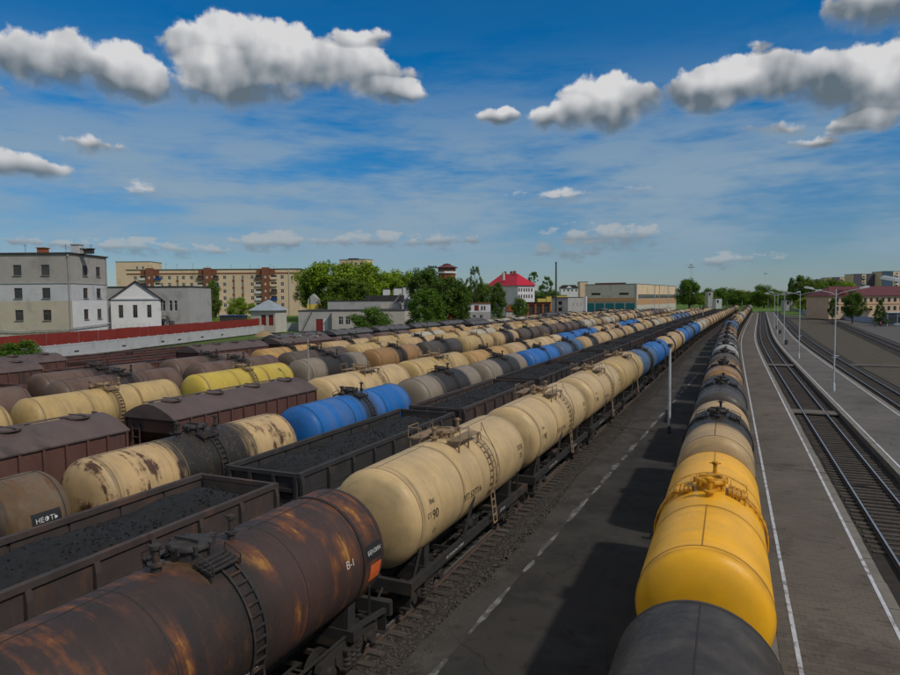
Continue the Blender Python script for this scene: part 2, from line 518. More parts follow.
# ------------------------------------------------------------------ mesh helpers
class MB:
    def __init__(s):
        s.v, s.f, s.m = [], [], []

    def add(s, vs, fs, mi=0):
        o = len(s.v)
        s.v.extend(vs)
        for f in fs:
            s.f.append([i + o for i in f])
            s.m.append(mi)
        return s

    def box(s, c, d, rot=None, mi=0):
        hx, hy, hz = d[0] / 2, d[1] / 2, d[2] / 2
        vs = [Vector((x, y, z)) for z in (-hz, hz) for y in (-hy, hy) for x in (-hx, hx)]
        if rot is not None:
            vs = [rot @ v for v in vs]
        c = Vector(c)
        return s.add([tuple(v + c) for v in vs], [(0, 2, 3, 1), (4, 5, 7, 6), (0, 1, 5, 4), (2, 6, 7, 3), (0, 4, 6, 2), (1, 3, 7, 5)], mi)

    def bar(s, a, b, w, h, mi=0, up=(0, 0, 1)):
        """Rectangular bar from a to b."""
        a, b = Vector(a), Vector(b)
        y = (b - a)
        L = y.length
        y.normalize()
        upv = Vector(up)
        if abs(y.dot(upv)) > .98:
            upv = Vector((1, 0, 0))
        x = y.cross(upv).normalized()
        z = x.cross(y)
        return s.box((a + b) / 2, (w, L, h), Matrix((x, y, z)).transposed(), mi)

    def tube(s, pts, r, n=6, mi=0, closed=False, cap=True):
        pts = [Vector(p) for p in pts]
        k = len(pts)
        vs, fs = [], []
        prev = None
        rr = r if isinstance(r, (list, tuple)) else [r] * k
        for i, p in enumerate(pts):
            if closed:
                t = pts[(i + 1) % k] - pts[i - 1]
            else:
                t = pts[min(i + 1, k - 1)] - pts[max(i - 1, 0)]
            t.normalize()
            if prev is None:
                a = Vector((0, 0, 1)) if abs(t.z) < .9 else Vector((1, 0, 0))
                x = t.cross(a).normalized()
            else:
                x = (prev - t * prev.dot(t)).normalized()
            prev = x
            y = t.cross(x)
            for j in range(n):
                q = 2 * math.pi * j / n
                vs.append(tuple(p + (x * math.cos(q) + y * math.sin(q)) * rr[i]))
        rng = k if closed else k - 1
        for i in range(rng):
            i2 = (i + 1) % k
            for j in range(n):
                j2 = (j + 1) % n
                fs.append((i * n + j, i * n + j2, i2 * n + j2, i2 * n + j))
        if cap and not closed:
            fs.append(tuple(reversed(range(n))))
            fs.append(tuple((k - 1) * n + j for j in range(n)))
        return s.add(vs, fs, mi)

    def lathe(s, prof, n=24, axis='z', c=(0, 0, 0), mi=0, a0=0.0, a1=2 * math.pi):
        """prof: list of (radius, height along the axis)."""
        vs, fs = [], []
        full = abs(a1 - a0 - 2 * math.pi) < 1e-6
        cols = n if full else n + 1
        for (r, h) in prof:
            for j in range(cols):
                q = a0 + (a1 - a0) * j / n
                x, y = r * math.cos(q), r * math.sin(q)
                p = {'z': (x, y, h), 'y': (x, h, y), 'x': (h, x, y)}[axis]
                vs.append((p[0] + c[0], p[1] + c[1], p[2] + c[2]))
        for i in range(len(prof) - 1):
            for j in range(n):
                j2 = (j + 1) % cols
                q = (i * cols + j, i * cols + j2, (i + 1) * cols + j2, (i + 1) * cols + j)
                fs.append(q if axis != 'y' else tuple(reversed(q)))
        return s.add(vs, fs, mi)

    def prism(s, poly, h0, h1, axis='y', mi=0, c=(0, 0, 0)):
        """Extrude polygon (a,b) along an axis: y -> (a=x,b=z); x -> (a=y,b=z); z -> (a=x,b=y)."""
        n = len(poly)
        vs = []
        for h in (h0, h1):
            for (a, b) in poly:
                p = {'y': (a, h, b), 'x': (h, a, b), 'z': (a, b, h)}[axis]
                vs.append((p[0] + c[0], p[1] + c[1], p[2] + c[2]))
        fs = [tuple(range(n)), tuple(reversed(range(n, 2 * n)))]
        for i in range(n):
            j = (i + 1) % n
            fs.append((i, i + n, j + n, j))
        return s.add(vs, fs, mi)

    def mesh(s, name, mats=(None,), smooth=None):
        me = bpy.data.meshes.new(name)
        me.from_pydata([tuple(v) for v in s.v], [], s.f)
        for m in mats:
            me.materials.append(m)
        if len(mats) > 1:
            me.polygons.foreach_set('material_index', s.m)
        bm = bmesh.new()
        bm.from_mesh(me)
        bmesh.ops.recalc_face_normals(bm, faces=bm.faces)
        bm.to_mesh(me)
        bm.free()
        if smooth:
            me.polygons.foreach_set('use_smooth', [True] * len(me.polygons))
            me.set_sharp_from_angle(angle=R_(smooth))
        me.update()
        return me


CACHE = {}


def cached(key, fn):
    if key not in CACHE:
        CACHE[key] = fn()
    return CACHE[key]


def obj(name, me, parent=None, m=None, loc=None, rot=None, scale=None):
    o = bpy.data.objects.new(name, me)
    COL.objects.link(o)
    if parent is not None:
        o.parent = parent
    if loc is not None:
        o.location = loc
    if rot is not None:
        o.rotation_euler = rot
    if scale is not None:
        o.scale = scale
    if m is not None:
        if me.materials and me.materials[0] == m:
            pass
        else:
            if not me.materials:
                me.materials.append(m)
            else:
                o.material_slots[0].link = 'OBJECT'
                o.material_slots[0].material = m
    return o


def tag(o, label=None, cat=None, group=None, kind=None):
    if label:
        o['label'] = label
    if cat:
        o['category'] = cat
    if group:
        o['group'] = group
    if kind:
        o['kind'] = kind
    return o


def thing(name, label, cat, loc=(0, 0, 0), rz=0.0, group=None):
    o = bpy.data.objects.new(name, None)
    o.empty_display_size = .3
    COL.objects.link(o)
    o.location = loc
    o.rotation_euler = (0, 0, rz)
    return tag(o, label, cat, group)


def struct(name, me, m=None, parent=None):
    o = obj(name, me, parent, m)
    if parent is None:
        o['kind'] = 'structure'
    return o


TXT = {}


def text_verts(s, size):
    """Flat mesh of a piece of lettering, as (verts, faces), baseline-centred."""
    if (s, size) in TXT:
        return TXT[(s, size)]
    cu = bpy.data.curves.new('t', 'FONT')
    cu.body = s
    cu.size = size
    cu.align_x = 'CENTER'
    cu.align_y = 'CENTER'
    cu.resolution_u = 2
    o = bpy.data.objects.new('t', cu)
    COL.objects.link(o)
    dg = bpy.context.evaluated_depsgraph_get()
    me = bpy.data.meshes.new_from_object(o.evaluated_get(dg))
    vs = [(v.co.x, v.co.y) for v in me.vertices]
    fs = [tuple(p.vertices) for p in me.polygons]
    bpy.data.objects.remove(o)
    bpy.data.meshes.remove(me)
    bpy.data.curves.remove(cu)
    TXT[(s, size)] = (vs, fs)
    return vs, fs


# ------------------------------------------------------------------ track lines
def soft(y, w=35.0):
    """Smooth ramp: 0 below, y above."""
    t = y / w
    if t > 20:
        return y
    if t < -20:
        return 0.0
    return w * .5 * math.log1p(math.exp(2 * t))


def x_right(Y):
    return .039 * soft(Y - 145)


def x_left(Y):
    return -9.85 + .0175 * Y + .020 * soft(Y - 140)


def x_far(Y):
    return 27.5 + .053 * (Y - 138) - .028 * soft(Y - 300)


ROW = {'T': lambda Y: -.42 + x_right(Y), 'R1': lambda Y: 6.3 + x_right(Y), 'R2': lambda Y: 13.95 + x_right(Y), 'R3': x_far, 'R4': lambda Y: x_far(Y) - 5.2,
       'A': x_left, 'B': lambda Y: x_left(Y) - 5.05, 'C': lambda Y: x_left(Y) - 10.1, 'D': lambda Y: x_left(Y) - 14.9, 'E': lambda Y: x_left(Y) - 25.6,
       'F': lambda Y: x_left(Y) - 31.6, 'G': lambda Y: x_left(Y) - 37.0, 'H': lambda Y: x_left(Y) - 42.4, 'I': lambda Y: x_left(Y) - 47.8, 'J': lambda Y: x_left(Y) - 53.6}


def heading(row, Y):
    return -math.atan((ROW[row](Y + 1) - ROW[row](Y - 1)) / 2)


def ysteps(y0, y1):
    ys, y = [], y0
    while y < y1:
        ys.append(y)
        y += 4 if y < 260 else 20
    ys.append(y1)
    return ys


def ribbon(fl, fr, z, ys, zf=None):
    """Flat strip between two lateral functions of Y."""
    b = MB()
    n = len(ys)
    vs = []
    for y in ys:
        vs.append((fl(y), y, z))
        vs.append((fr(y), y, z))
    b.add(vs, [(2 * i, 2 * i + 1, 2 * i + 3, 2 * i + 2) for i in range(n - 1)])
    return b


def sweep(fx, ys, poly, mi=None):
    """Sweep a closed cross-section (dx, z) along Y following fx."""
    b = MB()
    k = len(poly)
    vs = []
    for y in ys:
        x0 = fx(y)
        for (dx, z) in poly:
            vs.append((x0 + dx, y, z))
    for i in range(len(ys) - 1):
        for j in range(k):
            j2 = (j + 1) % k
            b.add([], [])
            b.f.append([i * k + j, i * k + j2, (i + 1) * k + j2, (i + 1) * k + j])
            b.m.append(mi[j] if mi else 0)
    b.f.append(list(reversed(range(k))))
    b.m.append(0)
    b.f.append([(len(ys) - 1) * k + j for j in range(k)])
    b.m.append(0)
    b.v = vs
    return b


RAILP = [(-.075, -.17), (.075, -.17), (.075, -.15), (.012, -.135), (.012, -.045), (.037, -.035), (.037, 0), (-.037, 0), (-.037, -.035), (-.012, -.045), (-.012, -.135), (-.075, -.15)]
RAILM = [0, 0, 0, 0, 0, 0, 1, 0, 0, 0, 0, 0]
SLEEPER = None


def track(row, y0, y1, sleepers=None, label_part=None):
    """One track: two rails, single sleepers where they can be picked apart, the rest joined."""
    fx = ROW[row]
    ys = ysteps(y0, y1)
    bed = sweep(fx, ys, [(-2.1, -.34), (2.1, -.34), (1.7, -.215), (-1.7, -.215)])
    t = struct('railway_track', bed.mesh('ballast_bed', (MATS['ballast'],)))
    for s in (-1, 1):
        rb = sweep(lambda y: fx(y) + s * .795, ys, RAILP, RAILM)
        obj('rail', rb.mesh('rail', (M_RAIL, M_STEEL)), t)
    if sleepers:
        a, b_, c = sleepers
        me = cached('sleeper', lambda: MB().box((0, 0, 0), (2.65, .24, .12)).mesh('sleeper', (M_SLEEP,)))
        y, n = a, 0
        while y < b_ and n < 300:
            obj('sleeper', me, t, None, (fx(y) + random.uniform(-.04, .04), y, -.225 + random.uniform(-.012, .012)), (0, 0, heading(row, y) + random.uniform(-.02, .02)))
            y += .56
            n += 1
        if c > y:
            rest = MB()
            while y < c:
                rest.box((fx(y) + random.uniform(-.04, .04), y, -.225), (2.65, .24, .12))
                y += .56
            o = obj('far_sleepers', rest.mesh('far_sleepers', (M_SLEEP,)), t)
            o['kind'] = 'stuff'
    return t

# ------------------------------------------------------------------ wagons
for _s, _z in (('УП 527716', .34), ('90', .42), ('СТ', .2), ('Вес', .2), ('12', .22), ('БЕНЗИН', .15), ('НЕФТЬ', .2), ('1203', .2), ('В-1', .24), ('СВ 034', .22), ('52771603', .14), ('НЕ СПУСКАТЬ С ГОРКИ', .12),
               ('60 21 4457', .26), ('6187', .26), ('ОПАСНО', .2), ('50', .2), ('АЗС', .2), ('ПГК', .3), ('25', .3)):
    text_verts(_s, _z)


def on_barrel(s, size, R, y0, phi, side=1, lift=.012):
    """Lettering wrapped on the shell at angle phi above horizontal, read from that side."""
    vs, fs = text_verts(s, size)
    out = []
    for (u, v) in vs:
        a = phi + v / R
        out.append((side * (R + lift) * math.cos(a), y0 + side * u, (R + lift) * math.sin(a)))
    return MB().add(out, fs)


def patch_on_barrel(w, h, R, y0, phi, side=1, lift=.006, n=6):
    b = MB()
    vs = []
    for i in range(n + 1):
        a = phi + (i / n - .5) * h / R
        for u in (-w / 2, w / 2):
            vs.append((side * (R + lift) * math.cos(a), y0 + side * u, (R + lift) * math.sin(a)))
    return b.add(vs, [(2 * i, 2 * i + 1, 2 * i + 3, 2 * i + 2) for i in range(n)])


def me_barrel(R, hl, seg):
    prof = [(0.001, -hl - .52)]
    for i in range(1, 8):
        q = i / 8 * math.pi / 2
        prof.append((R * math.sin(q) ** .82, -hl - .52 * math.cos(q) ** .9))
    k = 6
    for i in range(k + 1):
        prof.append((R, -hl + 2 * hl * i / k))
    for i in range(7, 0, -1):
        q = i / 8 * math.pi / 2
        prof.append((R * math.sin(q) ** .82, hl + .52 * math.cos(q) ** .9))
    prof.append((0.001, hl + .52))
    return MB().lathe(prof, seg, 'y').mesh('barrel', (None,), 50)


def me_seam(R, seg):
    return MB().lathe([(R - .01, -.02), (R + .008, -.012), (R + .008, .012), (R - .01, .02)], seg, 'y').mesh('weld_seam', (None,), 35)


def me_strap(R):
    return MB().lathe([(R + .006, -.05), (R + .03, -.05), (R + .03, .05), (R + .006, .05)], 40, 'y').mesh('tie_band', (None,), 35)


def me_manhole(R):
    b = MB()
    b.lathe([(.36, R - .12), (.36, R + .20), (.43, R + .20), (.43, R + .25), (.40, R + .29), (.15, R + .33), (0.001, R + .34)], 20)
    for i in range(8):
        q = i / 8 * 2 * math.pi + .2
        b.box((.42 * math.cos(q), .42 * math.sin(q), R + .22), (.07, .07, .16))
    b.box((0, .52, R + .2), (.16, .2, .12))
    b.bar((-.3, -.1, R + .36), (.3, -.1, R + .36), .05, .05)
    return b.mesh('manhole', (None,), 40)


def me_valve(R):
    b = MB()
    b.lathe([(.10, R - .1), (.10, R + .12), (.16, R + .12), (.16, R + .17), (.07, R + .18), (.07, R + .42), (.11, R + .43), (.11, R + .5), (0.001, R + .54)], 12)
    b.bar((-.2, 0, R + .46), (.2, 0, R + .46), .03, .03)
    return b.mesh('safety_valve', (None,), 40)


def me_small_walkway(R, side):
    b = MB()
    z = R + .02
    for k in range(4):
        b.box((side * (.50 + k * .11), 0, z - k * .035), (.08, .8, .035))
    for y in (-.36, .36):
        b.bar((side * .46, y, z - .03), (side * .9, y, z - .16), .05, .05)
        for x in (.5, .86):
            b.bar((side * x, y, math.sqrt(R * R - x * x) - .03), (side * x, y, z - .03 - (x - .5) * .3), .05, .05)
    b.tube([(side * .52, -.36, z), (side * .52, -.36, z + .2), (side * .92, -.36, z + .02), (side * .92, -.36, z - .14)], .015, 5)
    b.tube([(side * .52, .36, z), (side * .52, .36, z + .2), (side * .92, .36, z + .02), (side * .92, .36, z - .14)], .015, 5)
    return b.mesh('walkway', (None,))


def me_walkway(R, side):
    """Grating platform beside the manhole on brackets, with a low guard rail."""
    b = MB()
    x0, x1 = .5, 1.0
    z = R + .06
    for k in range(5):
        x = side * (x0 + .045 + k * .102)
        b.box((x, 0.05, z), (.075, 1.9, .04))
    for y in (-.85, 0.0, .95):
        b.bar((side * x0, y, z - .04), (side * x1, y, z - .04), .05, .05)
        for x in (x0 + .06, x1 - .06):
            zb = math.sqrt(max(R * R - x * x, 0)) - .03
            b.bar((side * x, y, zb), (side * x, y, z - .02), .05, .05)
    return b.mesh('walkway', (None,))


def me_guard(R, side):
    b = MB()
    x = side * 1.0
    z = R + .08
    b.tube([(x, -.9, z), (x, -.9, z + .38), (x, -.1, z + .38), (x, -.1, z)], .018, 5)
    b.tube([(side * .5, -.9, z), (side * .5, -.9, z + .34), (x, -.9, z + .36)], .018, 5)
    return b.mesh('guard_rail', (None,), 40)


def me_handrail(R, side):
    b = MB()
    x = side * 1.0
    z = R + .08
    # sloping handrail beside the ladder
    pts = []
    for i in range(7):
        a = R_(58 - i * 8)
        r = R + .42 - .04 * i
        pts.append((side * r * math.cos(a), 1.12, r * math.sin(a)))
    b.tube([(x, 1.12, z)] + [(x, 1.12, z + .32)] + pts[1:], .018, 5)
    return b.mesh('handrail', (None,), 40)


def me_ladder(R, side, zlow, low=False):
    b = MB()
    pts = []
    for i in range(10):
        a = R_(52 - i * 8.2)
        r = R + (.06 if low else .13)
        pts.append((side * r * math.cos(a), r * math.sin(a)))
    pts = ([(side * .96, R + .05)] if not low else [(side * (R + .06) * math.cos(R_(62)), (R + .06) * math.sin(R_(62)))]) + pts + [(side * (R + (.06 if low else .13)), zlow)]
    for yy in (.74, 1.08):
        b.tube([(x, yy, z) for (x, z) in pts], .028, 4)
    # rungs along the path
    acc, last = 0, pts[0]
    for p in pts[1:]:
        L = math.hypot(p[0] - last[0], p[1] - last[1])
        k = max(1, round(L / .3))
        for i in range(1, k + 1):
            t = i / k
            q = (last[0] + (p[0] - last[0]) * t, last[1] + (p[1] - last[1]) * t)
            b.box((q[0], .91, q[1]), (.05, .36, .03))
        last = p
    return b.mesh('ladder', (None,))


def me_bogie_frame(side):
    b = MB()
    x = side * 1.03
    P = [(-1.28, .62), (-1.2, .78), (-.5, .90), (.5, .90), (1.2, .78), (1.28, .62), (1.16, .40), (.72, .40), (.66, .56), (.42, .26), (-.42, .26), (-.66, .56), (-.72, .40), (-1.16, .40)]
    b.prism(P, x - .09, x + .09, 'x')
    for y in (-.925, .925):
        b.lathe([(.001, x + side * .2), (.15, x + side * .2), (.17, x + side * .1), (.17, x)], 12, 'x', (0, y, .475))
    for y in (-.22, 0, .22):
        b.lathe([(.10, .30), (.12, .36), (.09, .42), (.12, .48), (.09, .54), (.12, .60), (.10, .66)], 8, 'z', (x + side * .12, y, 0))
    b.box((x + side * .13, 0, .27), (.16, .8, .06))
    b.box((x + side * .13, 0, .70), (.2, .7, .08))
    b.box((x + side * .10, -.62, .62), (.06, .12, .18))
    b.box((x + side * .10, .62, .62), (.06, .12, .18))
    return b.mesh('side_frame', (None,), 30)


def me_wheelset():
    b = MB()
    for s in (-1, 1):
        prof = [(.001, -.05), (.12, -.09), (.12, -.04), (.38, -.03), (.40, -.065), (.475, -.065), (.475, .055), (.505, .06), (.505, .075), (.40, .075), (.36, .02), (.12, .03), (.12, .1), (.08, .1)]
        b.lathe([(r, -s * h) for r, h in prof], 20, 'x', (s * .80, 0, .475))
    b.lathe([(.08, -.8), (.08, .8)], 8, 'x', (0, 0, .475))
    return b.mesh('wheelset', (None,), 40)


def me_bolster():
    b = MB()
    b.box((0, 0, .78), (2.1, .42, .22))
    b.lathe([(.22, .88), (.22, 1.0)], 12)
    for y in (-.5, .5):
        b.box((0, y, .6), (1.7, .1, .12))
    return b.mesh('bogie', (None,))


def me_bogie_simple():
    b = MB()
    for s in (-1, 1):
        b.prism([(-1.25, .6), (-.5, .9), (.5, .9), (1.25, .6), (1.15, .4), (.6, .5), (.4, .26), (-.4, .26), (-.6, .5), (-1.15, .4)], s * 1.03 - .08, s * 1.03 + .08, 'x')
        for y in (-.925, .925):
            b.lathe([(.001, s * .86), (.44, s * .84), (.475, s * .85), (.475, s * .73), (.001, s * .73)], 14, 'x', (0, y, .475))
    b.box((0, 0, .75), (2.0, .4, .25))
    return b.mesh('bogie', (None,), 40)


def me_coupler(side):
    b = MB()
    b.box((0, side * .28, .98), (.24, .56, .22))
    b.prism([(-.2, 0), (.2, 0), (.24, .2), (.1, .34), (.02, .2), (-.16, .3), (-.24, .14)], .85, 1.12, 'z')
    for i in range(len(b.v) - 14, len(b.v)):
        x, y, z = b.v[i]
        b.v[i] = (x, side * (.5 + y * .5), z)
    b.tube([(.5, 0, .95), (.5, side * .3, .75), (.5, side * .42, .45), (.42, side * .4, .38)], .035, 6)
    return b.mesh('coupler', (None,))


def me_frame_tank(R, zc, sill):
    """Centre sill, bolsters, end beams with saddles; side sills where the type has them."""
    b = MB()
    b.box((0, 0, 1.0), (.42, 10.9, .34))
    zb = zc - R
    for s in (-1, 1):
        y = s * 3.9
        b.box((0, y, 1.02), (2.7, .42, .26))
        # saddle
        P = [(-1.15, 1.14), (1.15, 1.14)]
        for i in range(9):
            a = R_(-40 - i * 12.5)
            P.append(((R + .03) * math.cos(a), zc + (R + .03) * math.sin(a)))
        b.prism(P, y - .16, y + .16, 'y')
        b.box((0, s * 5.38, 1.03), (2.9, .16, .36))
        for x in (-1, 1):
            b.bar((x * 1.3, s * 5.35, 1.0), (x * 1.1, y, 1.05), .1, .12)
            b.bar((x * 1.15, s * 4.75, 1.1), (x * (R * .86), s * 4.55, zc - R * .5), .06, .09)
            b.bar((x * 1.2, s * 5.3, .95), (x * 1.2, s * 5.3, .45), .04, .25)
            b.box((x * 1.2, s * 5.3, .42), (.3, .25, .03))
    if sill:
        for x in (-1, 1):
            b.box((x * 1.42, 0, 1.08), (.06, 10.7, .24))
            b.box((x * 1.37, 0, 1.20), (.16, 10.7, .025))
            b.box((x * 1.37, 0, .96), (.16, 10.7, .025))
            for y in (-2.2, -.1, 2.2):
                b.bar((x * .2, y, 1.0), (x * 1.4, y, 1.05), .08, .14)
            b.bar((x * 1.40, -1.6, 1.2), (x * (R * .97), -.75, zc - R * .22), .07, .07)
    else:
        for x in (-1, 1):
            b.bar((x * 1.1, -3.7, 1.0), (x * 1.1, 3.7, 1.0), .05, .05)
    b.lathe([(.001, -.45), (.2, -.44), (.2, .44), (.001, .45)], 12, 'y', (.55, 1.0, .82))
    b.lathe([(.001, -.55), (.16, -.54), (.16, .54), (.001, .55)], 12, 'y', (-.6, -1.2, .82))
    b.bar((.5, -2.8, .75), (.5, 2.6, .75), .04, .06)
    b.lathe([(.11, zb - .25), (.14, zb - .22), (.14, zb + .1)], 10, 'z')
    return b.mesh('underframe', (None,), 40)


def me_far_frame(L=10.8):
    b = MB()
    b.box((0, 0, 1.0), (1.0, L, .35))
    for s in (-1, 1):
        b.box((0, s * L / 2, 1.0), (2.8, .2, .4))
        b.box((0, s * 3.9, 1.05), (2.5, .5, .4))
        for x in (-1, 1):
            b.box((x * .95, s * 3.9, .6), (.2, 2.4, .4))
            for d in (-.92, .92):
                b.lathe([(.001, x * .85), (.47, x * .84), (.47, x * .72)], 8, 'x', (0, s * 3.9 + d, .475))
    return b.mesh('underframe', (None,))


def me_far_top(R):
    b = MB()
    b.lathe([(.38, R - .1), (.38, R + .25), (.44, R + .27), (.001, R + .33)], 10)
    for s in (-1, 1):
        b.box((s * .75, 0, R + .06), (.5, 1.8, .06))
        b.bar((s * 1.0, -.9, R + .08), (s * 1.0, -.9, R + .42), .05, .05)
        b.bar((s * 1.0, .9, R + .08), (s * 1.0, .9, R + .42), .05, .05)
        b.bar((s * 1.0, -.9, R + .42), (s * 1.0, .9, R + .42), .05, .05)
        pts = [(s * (R + .12) * math.cos(R_(a)), .9, (R + .12) * math.sin(R_(a))) for a in (50, 30, 10, -10)]
        b.tube(pts, .07, 4)
    return b.mesh('manhole', (None,), 40)


def put_bogies(t, lod, span):
    for s in (-1, 1):
        if lod == 0:
            bo = obj('bogie', cached('bolster', me_bolster), t, M_BOGIE, (0, s * span, 0))
            for x in (-1, 1):
                obj('side_frame', cached(('sf', x), lambda: me_bogie_frame(x)), bo, M_BOGIE)
            for d in (-.925, .925):
                obj('wheelset', cached('wheelset', me_wheelset), bo, M_WHEEL, (0, d, 0))
        else:
            obj('bogie', cached('bogie1', me_bogie_simple), t, M_BOGIE, (0, s * span, 0))


def tank_wagon(row, Y, look, label, lod, big=False, sill=False, fit=None, text=None):
    R, zc = (1.5, 2.72) if big else (1.4, 2.58)
    hl = 4.86 if big else 4.62
    k = 'b' if big else 's'
    t = thing('tank_wagon', label, 'tank wagon', (ROW[row](Y), Y, 0), heading(row, Y) + 0, 'tank wagons standing in the yard')
    seg = (48, 32, 20)[lod]
    shell = TANK[look]
    fit = fit or (M_FIT_C if look in ('cream', 'pale', 'sand', 'lemon') else M_FIT_D)
    br = obj('barrel', cached((k, 'barrel', lod), lambda: me_barrel(R, hl, seg)), t, shell, (0, 0, zc))
    if lod < 2:
        sm = cached((k, 'seam', lod), lambda: me_seam(R, seg))
        for y in ((-hl + .02, -hl * .36, hl * .36, hl - .02) if lod == 0 else (-hl, hl)):
            obj('weld_seam', sm, br, M_SEAM['y' if look in ('yellow', 'lemon') else ('b' if 'blue' in look else ('c' if look in ('cream', 'sand', 'cream_spill', 'pale', 'gold', 'peeling') else 'd'))], (0, y, 0))
    if lod == 0:
        for s in (-1, 1):
            obj('top_weld', cached((k, 'tw', s), lambda: MB().box((.04 * s, s * (hl + 1.6) / 2, R + .001), (.022, hl - 1.6, .016)).mesh('top_weld', (None,))), br, M_SEAM['y' if look in ('yellow', 'lemon') else ('b' if 'blue' in look else ('c' if look == 'cream' else 'd'))])
    if lod == 2:
        obj('manhole', cached((k, 'far_top'), lambda: me_far_top(R)), t, fit, (0, 0, zc))
        obj('underframe', cached('far_frame', me_far_frame), t, M_FRAME)
        return t
    mh = obj('manhole', cached((k, 'manhole'), lambda: me_manhole(R)), t, fit, (0, 0, zc))
    obj('safety_valve', cached((k, 'valve'), lambda: me_valve(R)), t, fit, (0, -.85, zc))
    obj('safety_valve', cached((k, 'valve'), lambda: me_valve(R)), t, fit, (.1, 1.0, zc), None, (.8, .8, 1))
    for s in (-1, 1):
        if not big or look == 'rust':
            obj('walkway', cached((k, 'walk_low', s), lambda: me_small_walkway(R, s)), t, fit, (0, 0, zc))
            obj('ladder', cached((k, 'ladder_low', s), lambda: me_ladder(R, s, 1.0 - zc, True)), t, fit, (0, -.75, zc))
            continue
        obj('walkway', cached((k, 'walk', s), lambda: me_walkway(R, s)), t, fit, (0, 0, zc))
        obj('guard_rail', cached((k, 'guard', s), lambda: me_guard(R, s)), t, fit, (0, 0, zc))
        obj('handrail', cached((k, 'handrail', s), lambda: me_handrail(R, s)), t, fit, (0, 0, zc))
        obj('ladder', cached((k, 'ladder', s), lambda: me_ladder(R, s, 1.0 - zc)), t, fit, (0, 0, zc))
    obj('underframe', cached((k, 'frame', sill), lambda: me_frame_tank(R, zc, sill)), t, M_FRAME)
    put_bogies(t, lod, 3.9)
    if lod == 0:
        for s in (-1, 1):
            obj('coupler', cached(('cp', s), lambda: me_coupler(s)), t, M_FRAME, (0, s * 5.42, 0))
            if look == 'rust':
                obj('tie_band', cached((k, 'strap'), lambda: me_strap(R)), br, shell, (0, s * 4.0, 0))
    if lod == 0 and sill and look == 'cream':
        for (s, y) in (('НЕ СПУСКАТЬ С ГОРКИ', -2.4), ('52771603', 2.2)):
            size = .12 if s[0] == 'Н' else .14
            vs, fs = text_verts(s, size)
            obj('lettering', MB().add([(1.455, y + u, 1.08 + v) for (u, v) in vs], fs).mesh('lettering', (M_WHITE,)), t)
    if text:
        for (s, size, y, phi, m) in text:
            if s.startswith('#'):
                w, h = [float(q) for q in s[1:].split('x')]
                obj('plate', patch_on_barrel(w, h, R, y, R_(phi)).mesh('plate', (m,)), br)
            else:
                obj('lettering', on_barrel(s, size, R, y, R_(phi)).mesh('lettering', (m,)), br)
    return t


# ---- gondolas
GW, GZ0, GZ1, GL = 3.10, 1.25, 3.45, 12.7


def me_coal(seed):
    rnd = np.random.RandomState(seed)
    nx, ny = 22, 84
    xs = np.linspace(-GW / 2 + .1, GW / 2 - .1, nx)
    ys = np.linspace(-GL / 2 + .1, GL / 2 - .1, ny)
    X, Yg = np.meshgrid(xs, ys)
    Z = 2.95 + .42 * (1 - (X / (GW / 2)) ** 2) + .10 * np.sin(Yg * 1.5 + seed) * (1 - (X / 1.7) ** 2)
    Z -= .45 * np.clip((np.abs(Yg) - 5.2) / 1.1, 0, 1) ** 1.3
    Z += rnd.uniform(-.013, .013, Z.shape) + .03 * np.sin(X * 5 + Yg * 3.1)
    vs = np.stack([X + rnd.uniform(-.03, .03, X.shape) * (np.abs(X) < 1.3), Yg + rnd.uniform(-.03, .03, X.shape) * (np.abs(Yg) < 6.1), Z], -1).reshape(-1, 3)
    fs = [(j * nx + i, j * nx + i + 1, (j + 1) * nx + i + 1, (j + 1) * nx + i) for j in range(ny - 1) for i in range(nx - 1)]
    b = MB()
    b.v = [tuple(v) for v in vs]
    b.f = [list(f) for f in fs]
    b.m = [0] * len(fs)
    # loose lumps
    for _ in range(900):
        x, y = rnd.uniform(-1.3, 1.3), rnd.uniform(-5.9, 5.9)
        i, j = int((x + GW / 2 - .1) / (GW - .2) * (nx - 1)), int((y + GL / 2 - .1) / (GL - .2) * (ny - 1))
        z = Z[j, i]
        r = rnd.uniform(.012, .032)
        m = Matrix.Rotation(rnd.uniform(0, 6), 3, Vector(rnd.normal(size=3)).normalized())
        b.box((x, y, z + r * .3), (r * 2, r * 1.5, r * 1.2), m)
    return b.mesh('coal_load', (None,))


def me_gpanel():
    b = MB()
    b.box((0, 0, 0), (.05, 1.5, 1.9))
    b.box((.03, 0, -.28), (.03, 1.42, .08))
    b.box((.03, 0, .35), (.03, 1.42, .08))
    return b.mesh('side_panel', (None,))


def me_grib():
    return MB().prism([(0, -.02), (.09, .0), (.13, .12), (.13, 1.75), (.08, 2.0), (0, 2.0)], -.07, .07, 'y').mesh('rib', (None,))


